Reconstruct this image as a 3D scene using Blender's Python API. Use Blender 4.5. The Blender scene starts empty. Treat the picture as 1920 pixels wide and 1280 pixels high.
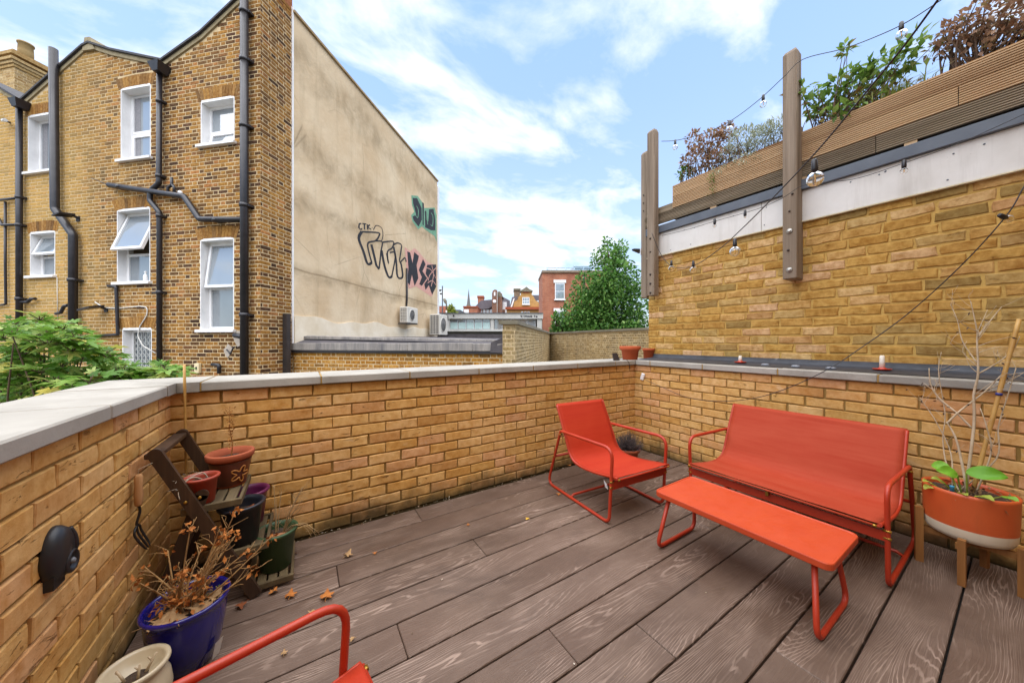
import bpy, bmesh, math, random
from mathutils import Vector, Matrix, noise as mnoise
R = math.radians
scn = bpy.context.scene
col = scn.collection
# ------------------------------------------------------------------ camera
YAW = R(32.4); FPX = 615.0; CX = 960.0; CY = 638.0; EYE = 1.26
cam_d = bpy.data.cameras.new('camera'); cam = bpy.data.objects.new('camera', cam_d); col.objects.link(cam)
cam.location = (0, 0, EYE); cam.rotation_euler = (R(90), 0, -YAW)
cam_d.sensor_width = 36; cam_d.sensor_fit = 'HORIZONTAL'; cam_d.lens = FPX / 1920 * 36
cam_d.shift_y = -(640 - CY) / 1920; cam_d.clip_start = 0.02; cam_d.clip_end = 2000
scn.camera = cam
# ------------------------------------------------------------------ world / sun / exposure
SUN_EL, SUN_AZ = R(74), R(225)      # azimuth clockwise from +Y
world = bpy.data.worlds.new('World'); scn.world = world; world.use_nodes = True
wt = world.node_tree; wt.nodes.clear()
def wn(t, **k):
    n = wt.nodes.new(t)
    for a, b in k.items(): setattr(n, a, b)
    return n
def wl(a, b): wt.links.new(a, b)
w_out = wn('ShaderNodeOutputWorld'); w_bg = wn('ShaderNodeBackground'); w_bg.inputs['Strength'].default_value = 0.10
w_sky = wn('ShaderNodeTexSky', sky_type='NISHITA', sun_disc=False)
w_sky.sun_elevation = SUN_EL; w_sky.sun_rotation = SUN_AZ; w_sky.altitude = 50; w_sky.air_density = 1.0; w_sky.dust_density = 1.2; w_sky.ozone_density = 1.3
w_tc = wn('ShaderNodeTexCoord'); w_sep = wn('ShaderNodeSeparateXYZ'); wl(w_tc.outputs['Generated'], w_sep.inputs[0])
def wmath(op, a, b=None, clamp=False):
    n = wn('ShaderNodeMath', operation=op); n.use_clamp = clamp
    for i, v in enumerate((a, b)):
        if v is None: continue
        if isinstance(v, (int, float)): n.inputs[i].default_value = v
        else: wl(v, n.inputs[i])
    return n.outputs[0]
w_zz = wmath('ADD', wmath('MAXIMUM', w_sep.outputs['Z'], 0.0), 0.16)
w_cmb = wn('ShaderNodeCombineXYZ')
wl(wmath('DIVIDE', w_sep.outputs['X'], w_zz), w_cmb.inputs[0]); wl(wmath('DIVIDE', w_sep.outputs['Y'], w_zz), w_cmb.inputs[1])
w_map = wn('ShaderNodeMapping'); w_map.inputs['Rotation'].default_value = (0, 0, R(25)); w_map.inputs['Location'].default_value = (-2.3, 3.7, 0.6); w_map.inputs['Scale'].default_value = (0.85, 1.3, 1)
wl(w_cmb.outputs[0], w_map.inputs['Vector'])
def wnoise(vec, s, d, r, dist=0):
    n = wn('ShaderNodeTexNoise'); n.inputs['Scale'].default_value = s; n.inputs['Detail'].default_value = d
    n.inputs['Roughness'].default_value = r; n.inputs['Distortion'].default_value = dist; wl(vec, n.inputs['Vector']); return n.outputs[0]
w_n1 = wnoise(w_map.outputs[0], 2.6, 10, 0.57, 0.3); w_n2 = wnoise(w_map.outputs[0], 0.42, 3, 0.5)
w_f = wmath('ADD', wmath('MULTIPLY', w_n1, 0.62), wmath('MULTIPLY', w_n2, 0.38))
w_cr = wn('ShaderNodeValToRGB'); wl(w_f, w_cr.inputs[0])
e = w_cr.color_ramp.elements; e[0].position = 0.42; e[0].color = (0, 0, 0, 1); e[1].position = 0.67; e[1].color = (1, 1, 1, 1)
w_cr.color_ramp.interpolation = 'EASE'
# veil of thin white cloud that thickens towards the horizon
w_hz = wmath('POWER', wmath('SUBTRACT', 1.0, wmath('MAXIMUM', w_sep.outputs['Z'], 0.0)), 2.4)
w_veil = wmath('ADD', wmath('MULTIPLY', w_hz, 0.50), 0.06, True)
w_mask = wmath('MAXIMUM', wmath('MULTIPLY', w_cr.outputs[0], 1.0), w_veil)
# grey bases of the lower clouds
w_n3 = wnoise(w_map.outputs[0], 0.9, 6, 0.55)
w_cc = wn('ShaderNodeMix', data_type='RGBA'); wl(wmath('ADD', wmath('MULTIPLY', w_hz, 0.42), wmath('MULTIPLY', wmath('MULTIPLY', w_n3, w_hz), 0.95), True), w_cc.inputs[0])
w_cc.inputs[6].default_value = (7.0, 7.0, 6.9, 1); w_cc.inputs[7].default_value = (3.9, 4.35, 4.8, 1)
w_gain = wn('ShaderNodeMix', data_type='RGBA', blend_type='MULTIPLY'); w_gain.inputs[0].default_value = 1
w_gm = wn('ShaderNodeMix', data_type='RGBA'); wl(w_hz, w_gm.inputs[0]); w_gm.inputs[6].default_value = (1.50, 1.74, 1.92, 1); w_gm.inputs[7].default_value = (0.66, 0.74, 0.86, 1)
wl(w_sky.outputs[0], w_gain.inputs[6]); wl(w_gm.outputs[2], w_gain.inputs[7])
w_mix = wn('ShaderNodeMix', data_type='RGBA'); wl(w_mask, w_mix.inputs[0]); wl(w_gain.outputs[2], w_mix.inputs[6]); wl(w_cc.outputs[2], w_mix.inputs[7])
wl(w_mix.outputs[2], w_bg.inputs[0]); wl(w_bg.outputs[0], w_out.inputs[0])
sun_d = bpy.data.lights.new('sun', 'SUN'); sun_d.energy = 3.0; sun_d.angle = R(110); sun_d.color = (1, 0.94, 0.84)
sun = bpy.data.objects.new('sun', sun_d); col.objects.link(sun)
sun.rotation_euler = Vector((-math.sin(SUN_AZ) * math.cos(SUN_EL), -math.cos(SUN_AZ) * math.cos(SUN_EL), -math.sin(SUN_EL))).to_track_quat('-Z', 'Y').to_euler()
vs = scn.view_settings; vs.view_transform = 'Standard'; vs.look = 'None'; vs.gamma = 1; vs.exposure = 1.1; vs.use_curve_mapping = False
scn.render.engine = 'CYCLES'
scn.cycles.max_bounces = 6; scn.cycles.diffuse_bounces = 3; scn.cycles.glossy_bounces = 3; scn.cycles.transparent_max_bounces = 8; world.cycles.sampling_method = 'MANUAL'; world.cycles.sample_map_resolution = 512; scn.cycles.use_denoising = True
# ------------------------------------------------------------------ pixel of the photograph -> point in the place
FW = Vector((math.sin(YAW), math.cos(YAW), 0)); RT = Vector((math.cos(YAW), -math.sin(YAW), 0)); OO = Vector((0, 0, EYE))
def ray(x, y): return FW + RT * ((x - CX) / FPX) + Vector((0, 0, (CY - y) / FPX))
def onz(x, y, z=0.0): d = ray(x, y); return OO + d * ((z - EYE) / d.z)
def onx(x, y, X): d = ray(x, y); return OO + d * (X / d.x)
def ony(x, y, Y): d = ray(x, y); return OO + d * (Y / d.y)
def dep(x, y, t): return OO + ray(x, y) * t
class Frame:                       # a plan frame: x along a front, y into depth, z up
    def __init__(s, o, ang):
        s.o = Vector((o[0], o[1], 0)); s.a = ang; s.ex = Vector((math.cos(ang), math.sin(ang), 0)); s.ey = Vector((-math.sin(ang), math.cos(ang), 0))
    def loc(s, p): v = Vector(p) - s.o; return Vector((v.dot(s.ex), v.dot(s.ey), p[2]))
    def fy(s, px, py, off=0.0):    # on the plane y = off -> (x, z)
        d = ray(px, py); o = s.loc(OO); dl = (d.dot(s.ex), d.dot(s.ey)); t = (off - o.y) / dl[1]
        return (o.x + dl[0] * t, EYE + d.z * t)
    def fx(s, px, py, off=0.0):    # on the plane x = off -> (y, z)
        d = ray(px, py); o = s.loc(OO); dl = (d.dot(s.ex), d.dot(s.ey)); t = (off - o.x) / dl[0]
        return (o.y + dl[1] * t, EYE + d.z * t)
# ------------------------------------------------------------------ materials
def lin(h):
    c = [int(h[i:i + 2], 16) / 255 for i in (0, 2, 4)]
    return tuple(x / 12.92 if x <= .04045 else ((x + .055) / 1.055) ** 2.4 for x in c) + (1,)
def C4(c): return lin(c) if isinstance(c, str) else tuple(c)[:3] + (1,)
class NT:
    def __init__(s, name):
        s.m = bpy.data.materials.new(name); s.m.use_nodes = True; s.t = s.m.node_tree
        s.b = s.t.nodes['Principled BSDF']; s._g = s._o = s._i = None
    def n(s, t, **k):
        x = s.t.nodes.new(t)
        for a, b in k.items(): setattr(x, a, b)
        return x
    def put(s, v, sock):
        if isinstance(v, bpy.types.NodeSocket): s.t.links.new(v, sock)
        elif isinstance(v, str): sock.default_value = lin(v)
        elif isinstance(v, (tuple, list)) and sock.type == 'RGBA': sock.default_value = C4(v)
        else: sock.default_value = v
    @property
    def pos(s):
        s._g = s._g or s.n('ShaderNodeNewGeometry'); return s._g.outputs['Position']
    @property
    def island(s):
        s._g = s._g or s.n('ShaderNodeNewGeometry'); return s._g.outputs['Random Per Island']
    @property
    def obj(s):
        s._o = s._o or s.n('ShaderNodeTexCoord'); return s._o.outputs['Object']
    @property
    def orand(s):
        s._i = s._i or s.n('ShaderNodeObjectInfo'); return s._i.outputs['Random']
    def math(s, op, a, b=None, clamp=False):
        x = s.n('ShaderNodeMath', operation=op); x.use_clamp = clamp; s.put(a, x.inputs[0])
        if b is not None: s.put(b, x.inputs[1])
        return x.outputs[0]
    def rnd(s): return s.math('FRACT', s.math('ADD', s.orand, s.island))
    def map(s, vec, scale=(1, 1, 1), loc=(0, 0, 0), rot=(0, 0, 0)):
        x = s.n('ShaderNodeMapping'); s.put(vec, x.inputs[0]); s.put(loc, x.inputs[1]); s.put(rot, x.inputs[2]); s.put(scale, x.inputs[3]); return x.outputs[0]
    def noise(s, vec, scale, detail=4, rough=.55, dist=0):
        x = s.n('ShaderNodeTexNoise'); s.put(vec, x.inputs['Vector']); s.put(float(scale), x.inputs['Scale']); s.put(float(detail), x.inputs['Detail'])
        s.put(float(rough), x.inputs['Roughness']); s.put(float(dist), x.inputs['Distortion']); return x.outputs[0]
    def ramp(s, f, els, interp='LINEAR'):
        x = s.n('ShaderNodeValToRGB'); s.put(f, x.inputs[0]); r = x.color_ramp; r.interpolation = interp
        while len(r.elements) < len(els): r.elements.new(0.5)
        for q, (p, c) in zip(r.elements, els): q.position = p; q.color = C4(c) if not isinstance(c, (int, float)) else (c, c, c, 1)
        return x.outputs[0]
    def mix(s, f, a, b, mode='MIX'):
        x = s.n('ShaderNodeMix', data_type='RGBA', blend_type=mode); s.put(f, x.inputs[0])
        for v, k in ((a, 6), (b, 7)): s.put(C4(v) if isinstance(v, (tuple, list)) else v, x.inputs[k])
        return x.outputs[2]
    def bump(s, h, strength=.5, dist=.01, nrm=None):
        x = s.n('ShaderNodeBump'); s.put(h, x.inputs['Height']); x.inputs['Strength'].default_value = strength; x.inputs['Distance'].default_value = dist
        if nrm is not None: s.put(nrm, x.inputs['Normal'])
        return x.outputs[0]
    def out(s, color, rough=.7, normal=None, **k):
        s.put(color if isinstance(color, bpy.types.NodeSocket) else C4(color), s.b.inputs['Base Color']); s.put(rough, s.b.inputs['Roughness'])
        if normal is not None: s.put(normal, s.b.inputs['Normal'])
        for a, b in k.items(): s.put(b, s.b.inputs[a.replace('_', ' ')])
        return s.m
MATS = {}
def simple(name, c1, c2=None, rough=.6, scale=8, bump=.15, bscale=None, bdist=.004, vec='obj', **k):
    """two-tone mottled surface with fine relief"""
    if name in MATS: return MATS[name]
    t = NT(name); v = getattr(t, vec); c2 = c2 or c1
    f = t.ramp(t.noise(v, scale, 5, .6), [(.32, 0), (.68, 1)])
    nb = t.bump(t.noise(v, bscale or scale * 6, 4, .6), bump, bdist) if bump else None
    MATS[name] = t.out(t.mix(f, C4(c1), C4(c2)), rough, nb, **k); return MATS[name]
# ------------------------------------------------------------------ mesh helpers
class MB:
    def __init__(s): s.v = []; s.f = []; s.sm = []; s.mi = []
    def add(s, vs, fs, smooth=False, mi=0):
        k = len(s.v); s.v += [tuple(x) for x in vs]
        for f in fs: s.f.append(tuple(i + k for i in f)); s.sm.append(smooth); s.mi.append(mi)
        return s
    def box(s, a, b, mi=0):
        x0, y0, z0 = a; x1, y1, z1 = b
        return s.add([(x0, y0, z0), (x1, y0, z0), (x1, y1, z0), (x0, y1, z0), (x0, y0, z1), (x1, y0, z1), (x1, y1, z1), (x0, y1, z1)],
                     [(0, 3, 2, 1), (4, 5, 6, 7), (0, 1, 5, 4), (1, 2, 6, 5), (2, 3, 7, 6), (3, 0, 4, 7)], mi=mi)
    def cbox(s, a, b, c=.004):            # chamfered box
        x0, y0, z0 = a; x1, y1, z1 = b; bm = bmesh.new()
        bmesh.ops.create_cube(bm, size=1)
        for v in bm.verts: v.co = Vector((x0 if v.co.x < 0 else x1, y0 if v.co.y < 0 else y1, z0 if v.co.z < 0 else z1))
        bmesh.ops.bevel(bm, geom=bm.edges[:], offset=c, segments=1, affect='EDGES'); return s.bm(bm)
    def bm(s, bm, smooth=False, M=None):
        bm.verts.index_update(); vs = [(M @ v.co) if M else v.co.copy() for v in bm.verts]; fs = [[v.index for v in f.verts] for f in bm.faces]; bm.free()
        return s.add(vs, fs, smooth)
    def hexa(s, p, mi=0):                 # 8 points: bottom 4, top 4
        return s.add(p, [(0, 3, 2, 1), (4, 5, 6, 7), (0, 1, 5, 4), (1, 2, 6, 5), (2, 3, 7, 6), (3, 0, 4, 7)], mi=mi)
    def beam(s, a, b, w, h, up=(0, 0, 1)):   # rectangular bar a->b, w sideways, h along up
        a, b = Vector(a), Vector(b); d = (b - a).normalized(); sd = d.cross(Vector(up)).normalized() * (w / 2); u = sd.cross(d).normalized() * (h / 2)
        return s.hexa([a - sd - u, a + sd - u, b + sd - u, b - sd - u, a - sd + u, a + sd + u, b + sd + u, b - sd + u])
    def prism(s, poly, fn0, fn1):         # 2D polygon through two maps to 3D
        n = len(poly); vs = [fn0(p) for p in poly] + [fn1(p) for p in poly]
        return s.add(vs, [tuple(range(n))[::-1], tuple(range(n, 2 * n))] + [(i, (i + 1) % n, n + (i + 1) % n, n + i) for i in range(n)])
    def tube(s, pts, r, n=8, closed=False, cap=True):
        pts = [Vector(p) for p in pts]; m = len(pts); rs = r if isinstance(r, (list, tuple)) else [r] * m
        tan = []
        for i in range(m):
            a = pts[(i - 1) % m] if closed or i > 0 else pts[i]; b = pts[(i + 1) % m] if closed or i < m - 1 else pts[i]
            t = b - a; tan.append(t.normalized() if t.length > 1e-9 else Vector((0, 0, 1)))
        u = tan[0].orthogonal().normalized(); vs = []
        for i in range(m):
            if i: u = tan[i - 1].rotation_difference(tan[i]) @ u
            u = (u - tan[i] * u.dot(tan[i])).normalized(); w = tan[i].cross(u)
            for k in range(n):
                a = 2 * math.pi * k / n; vs.append(pts[i] + (u * math.cos(a) + w * math.sin(a)) * rs[i])
        fs = []
        for i in range(m if closed else m - 1):
            j = (i + 1) % m
            off = 0
            if closed and j == 0:
                best = min(range(n), key=lambda o: (vs[i * n] - vs[o]).length); off = best
            for k in range(n): fs.append((i * n + k, i * n + (k + 1) % n, j * n + (k + 1 + off) % n, j * n + (k + off) % n))
        s.add(vs, fs, True)
        if cap and not closed:
            q = len(s.v) - len(vs); s.f += [tuple(q + k for k in range(n))[::-1], tuple(q + (m - 1) * n + k for k in range(n))]; s.sm += [False] * 2; s.mi += [0] * 2
        return s
    def lathe(s, prof, n=32, c=(0, 0, 0), M=None, smooth=True):   # profile of (r, z)
        vs = []
        for r, z in prof:
            for k in range(n):
                a = 2 * math.pi * k / n; p = Vector((r * math.cos(a), r * math.sin(a), z)); vs.append((M @ p if M else p) + Vector(c))
        fs = [(i * n + k, i * n + (k + 1) % n, (i + 1) * n + (k + 1) % n, (i + 1) * n + k) for i in range(len(prof) - 1) for k in range(n)]
        s.add(vs, fs, smooth)
        q = len(s.v) - len(vs)
        s.f.append(tuple(q + k for k in range(n))[::-1]); s.sm.append(False); s.mi.append(0)
        s.f.append(tuple(q + (len(prof) - 1) * n + k for k in range(n))); s.sm.append(False); s.mi.append(0)
        return s
    def mesh(s, name, mats):
        me = bpy.data.meshes.new(name); me.from_pydata(s.v, [], s.f)
        me.polygons.foreach_set('use_smooth', s.sm)
        mats = mats if isinstance(mats, (list, tuple)) else [mats]
        for m in mats: me.materials.append(m)
        if len(mats) > 1: me.polygons.foreach_set('material_index', s.mi)
        me.update(); return me
    def build(s, name, mats, parent=None, **k):
        return link(name, s.mesh(name, mats), parent, **k)
def link(name, me, parent=None, loc=None, rot=None, M=None):
    o = bpy.data.objects.new(name, me); col.objects.link(o)
    if parent is not None: o.parent = parent
    if M is not None: o.matrix_local = M
    if loc is not None: o.location = loc
    if rot is not None: o.rotation_euler = rot
    return o
def tag(o, label, cat, group=None):
    o['label'] = label; o['category'] = cat; o['kind'] = 'thing'
    if group: o['group'] = group
    return o
def thing(name, label, cat, loc=(0, 0, 0), rz=0, group=None):
    return tag(link(name, None, None, loc, (0, 0, rz)), label, cat, group)
def structure(o): o['kind'] = 'structure'; return o
def stuff(o): o['kind'] = 'stuff'; return o
def fillet(pts, rad, closed=False, seg=6):
    pts = [Vector(p) for p in pts]; m = len(pts); out = []; rs = rad if isinstance(rad, (list, tuple)) else [rad] * m
    for i in range(m):
        if not closed and i in (0, m - 1): out.append(pts[i]); continue
        a, p, b = pts[i - 1], pts[i], pts[(i + 1) % m]; u = (a - p).normalized(); v = (b - p).normalized()
        ang = u.angle(v); d = min(rs[i] / max(math.tan(ang / 2), .05), (a - p).length * .48, (b - p).length * .48)
        for k in range(seg + 1):
            t = k / seg; out.append((p + u * d) * (1 - t) ** 2 + p * 2 * t * (1 - t) + (p + v * d) * t * t)
    return out
def spline(pts, sub=6):
    pts = [Vector(p) for p in pts]; out = []
    for i in range(len(pts) - 1):
        p0 = pts[max(i - 1, 0)]; p1 = pts[i]; p2 = pts[i + 1]; p3 = pts[min(i + 2, len(pts) - 1)]
        for k in range(sub):
            t = k / sub; out.append(.5 * ((2 * p1) + (p2 - p0) * t + (2 * p0 - 5 * p1 + 4 * p2 - p3) * t * t + (3 * p1 - p0 - 3 * p2 + p3) * t ** 3))
    return out + [pts[-1]]
# ------------------------------------------------------------------ bricks: each a piece with its own edges and depth
_bc = {}
def brick_mesh(key, w, h, proud, jit, cham, mat, var):
    k = (key, round(w, 2), round(h, 3), var)
    if k in _bc: return _bc[k]
    g = random.Random(hash((round(w, 2), var)) & 0xffff); w2 = round(w, 2) / 2; h2 = h / 2
    o = [(-w2, -h2), (-w2 / 3, -h2), (w2 / 3, -h2), (w2, -h2), (w2, 0), (w2, h2), (w2 / 3, h2), (-w2 / 3, h2), (-w2, h2), (-w2, 0)]
    o = [(x + g.uniform(-jit, jit), y + g.uniform(-jit, jit)) for x, y in o]
    cc = cham * g.uniform(.7, 1.4); inn = [(x - math.copysign(min(cc, abs(x)), x) if abs(x) > w2 * .8 else x, y - math.copysign(cc, y) if abs(y) > h2 * .5 else y) for x, y in o]
    z = [proud + g.uniform(-.0012, .0012) - abs(jit) * g.random() * .4 for _ in o]
    b = MB(); n = 10
    b.add([(x, y, q) for (x, y), q in zip(inn, z)] + [(x, y, q - cc) for (x, y), q in zip(o, z)] + [(x, y, -.012) for x, y in o],
          [tuple(range(n))] + [(n + i, n + (i + 1) % n, (i + 1) % n, i) for i in range(n)] + [(2 * n + i, 2 * n + (i + 1) % n, n + (i + 1) % n, n + i) for i in range(n)])
    _bc[k] = b.mesh('brick', mat); return _bc[k]
def lay_bricks(parent, M, u0, u1, v0, v1, mat, key, h=.065, j=.010, L=.215, bond='stretcher', proud=.006, jit=.0012, cham=.003, holes=(), top=None, seed=1, cap=300, near=None, name='brick', nvar=6, keep=None):
    """M maps (u, v, out) to the parent's space. Up to `cap` bricks are objects, the rest one stuff part."""
    g = random.Random(seed); items = []; c = h + j; rows = int(round((v1 - v0) / c))
    for r in range(rows):
        v = v0 + r * c + j / 2; vc = v + h / 2
        if bond == 'flemish':
            hd = L / 2 - j / 2; pat = [L, hd]; u = u0 - (0 if r % 2 == 0 else (L + j) - (L - hd) / 2 + (0)) ; k = 0
            if r % 2: u = u0 - (L + hd + 2 * j) / 2
        else:
            pat = [L]; u = u0 - (0 if r % 2 == 0 else (L + j) / 2) + (g.uniform(-.03, .03) if bond == 'rough' else 0); k = 0
        while u < u1:
            w = pat[k % len(pat)] + (g.uniform(-.012, .012) if bond == 'rough' else g.uniform(-.002, .002)); k += 1
            segs = [(max(u, u0), min(u + w, u1))]; u += w + j
            for (a, b, z0, z1) in holes:
                if z0 < v + h - .004 and z1 > v + .004:
                    ns = []
                    for s0, s1 in segs:
                        if b <= s0 or a >= s1: ns.append((s0, s1)); continue
                        if a - j > s0: ns.append((s0, a - .002))
                        if b + j < s1: ns.append((b + .002, s1))
                    segs = ns
            for s0, s1 in segs:
                if s1 - s0 < .025: continue
                if top and min(top(s0), top(s1)) < v + h: continue
                if keep and not keep((s0 + s1) / 2, vc): continue
                items.append(((s0 + s1) / 2, vc, s1 - s0))
    pw = parent.matrix_world_now if hasattr(parent, 'matrix_world_now') else None
    if near: items.sort(key=lambda q: near(q[0], q[1]))
    for (u, v, w) in items[:cap]:
        me = brick_mesh(key, w, h, proud, jit, cham, mat, g.randrange(nvar))
        link(name, me, parent, M=M @ Matrix.Translation((u, v, g.uniform(-.0015, .0015))) @ Matrix.Rotation(math.pi * g.randrange(2), 4, 'Z') @ Matrix.Rotation(g.uniform(-.004, .004), 4, 'Z'))
    if len(items) > cap:
        b = MB()
        for (u, v, w) in items[cap:]:
            a, d = w / 2, h / 2; p = proud + g.uniform(-.002, .002); cc = cham
            J = lambda: g.uniform(-jit, jit)
            out = [(u - a + J(), v - d + J()), (u + a + J(), v - d + J()), (u + a + J(), v + d + J()), (u - a + J(), v + d + J())]
            inn = [(x + (cc if x < u else -cc), y + (cc if y < v else -cc)) for x, y in out]
            b.add([M @ Vector((x, y, p)) for x, y in inn] + [M @ Vector((x, y, p - cc)) for x, y in out] + [M @ Vector((x, y, -.012)) for x, y in out],
                  [(0, 1, 2, 3)] + [(4 + i, 4 + (i + 1) % 4, (i + 1) % 4, i) for i in range(4)] + [(8 + i, 8 + (i + 1) % 4, 4 + (i + 1) % 4, 4 + i) for i in range(4)])
        stuff(b.build('brickwork', mat, parent))
    return len(items)
def face_matrix(o, u, n):       # u: along the wall, n: outwards, v: up
    u = Vector(u).normalized(); n = Vector(n).normalized(); v = Vector((0, 0, 1))
    return Matrix(((u.x, v.x, n.x, o[0]), (u.y, v.y, n.y, o[1]), (u.z, v.z, n.z, o[2]), (0, 0, 0, 1)))
# ------------------------------------------------------------------ surface materials
def brick_mat(name, ramp, mottling, crease=.0, grime=None, rough=.9, bs=.35):
    t = NT(name); p = t.pos; r = t.rnd()
    base = t.ramp(r, ramp)
    m = t.noise(p, 22, 6, .65); base = t.mix(t.ramp(m, [(.35, 0), (.7, 1)]), base, t.mix(1, base, C4(mottling), 'MULTIPLY'))
    big = t.noise(p, 1.3, 4, .6); base = t.mix(t.math('MULTIPLY', t.ramp(big, [(.4, 0), (.7, 1)]), .30), base, t.mix(1, base, C4(mottling), 'MULTIPLY'))
    hgt = t.noise(p, 160, 5, .7)
    nb = t.bump(hgt, bs, .004)
    if crease:
        cr = t.noise(t.map(p, (9, 9, 42)), 1.0, 6, .72, 1.4); cm = t.ramp(cr, [(.60, 0), (.66, 1), (.72, 1), (.76, 0)])
        lim = t.ramp(t.noise(p, 9, 2, .5), [(.47, 0), (.58, 1)]); cm = t.math('MULTIPLY', cm, lim)
        base = t.mix(t.math('MULTIPLY', cm, crease), base, t.mix(1, base, (.42, .33, .25), 'MULTIPLY'))
        nb = t.bump(t.math('SUBTRACT', 1.0, cm), .8, .006, nb)
    if crease == 1.0:
        ef = t.ramp(t.noise(t.map(p, (1, 1, 1.6), (9, 4, 2)), 2.3, 7, .7, .6), [(.60, 0), (.72, 1)]); base = t.mix(t.math('MULTIPLY', ef, .28), base, 'e6dcc6')
        dk = t.ramp(t.noise(t.map(p, (2.2, 2.2, .7), (1, 7, 3)), 1.2, 6, .68, .4), [(.50, 0), (.70, 1)]); base = t.mix(t.math('MULTIPLY', dk, .38), base, t.mix(1, base, (.55, .45, .34), 'MULTIPLY'))
    if grime: base = grime(t, base)
    t.out(base, rough, nb, Specular_IOR_Level=.25); return t.m
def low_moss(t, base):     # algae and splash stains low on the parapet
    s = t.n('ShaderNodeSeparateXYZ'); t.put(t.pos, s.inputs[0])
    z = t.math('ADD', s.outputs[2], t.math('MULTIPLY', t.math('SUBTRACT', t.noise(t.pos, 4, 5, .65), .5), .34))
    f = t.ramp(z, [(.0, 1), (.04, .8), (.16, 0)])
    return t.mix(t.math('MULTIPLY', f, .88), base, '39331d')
M_brick = brick_mat('buff_creased_brick', [(0, 'cf9f5a'), (.2, 'deb374'), (.45, 'd6aa66'), (.62, 'e2ba80'), (.8, 'd9ab70'), (.92, 'dbaa7c'), (1, 'c49455')], 'e4d2b0', 1.0, low_moss)
def mortar_mat():
    t = NT('sand_mortar'); c = t.mix(t.ramp(t.noise(t.pos, 14, 5, .6), [(.3, 0), (.7, 1)]), 'a07d40', '896b36')
    return t.out(low_moss(t, c), .95, t.bump(t.noise(t.pos, 120, 4, .6), .5, .004))
M_mortar = mortar_mat()
M_tbrick = brick_mat('weathered_yellow_brick', [(0, 'c29a55'), (.18, 'cfa65c'), (.34, 'b98e48'), (.5, 'c9a05c'), (.62, 'deb984'), (.72, 'c2a468'), (.8, 'a08650'), (.86, 'c99d6a'), (.93, 'dcb890'), (1, 'bd9149')], 'c9b48e', .35, None, .95, .7)
M_tmortar = simple('yellow_slurry_mortar', 'c7a157', 'b58f4a', .95, 9, .8, 70, .008, 'pos')
def stone_mat(name, a, b, st):
    t = NT(name); p = t.pos
    c = t.mix(t.ramp(t.noise(p, 3.2, 6, .62), [(.35, 0), (.68, 1)]), C4(a), C4(b))
    c = t.mix(t.math('MULTIPLY', t.ramp(t.noise(t.map(p, (1, 1, 1), (4, 2, 1)), 1.4, 7, .7, .6), [(.46, 0), (.66, 1)]), .6), c, C4(st))
    c = t.mix(t.math('MULTIPLY', t.ramp(t.noise(p, 60, 3, .6), [(.6, 0), (.72, 1)]), .18), c, C4(st))
    v = t.rnd(); c = t.mix(t.math('MULTIPLY', v, .35), c, C4(b))
    li = t.ramp(t.noise(p, 38, 5, .7), [(.64, 0), (.69, 1)]); lm = t.ramp(t.noise(p, 2.4, 3, .6), [(.45, 0), (.65, 1)]); c = t.mix(t.math('MULTIPLY', t.math('MULTIPLY', li, lm), .55), c, '6a6454')
    return t.out(c, .85, t.bump(t.noise(p, 140, 5, .65), .25, .003))
M_coping = stone_mat('cast_stone_coping', 'aea89d', '958f84', '6a6459')
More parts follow.
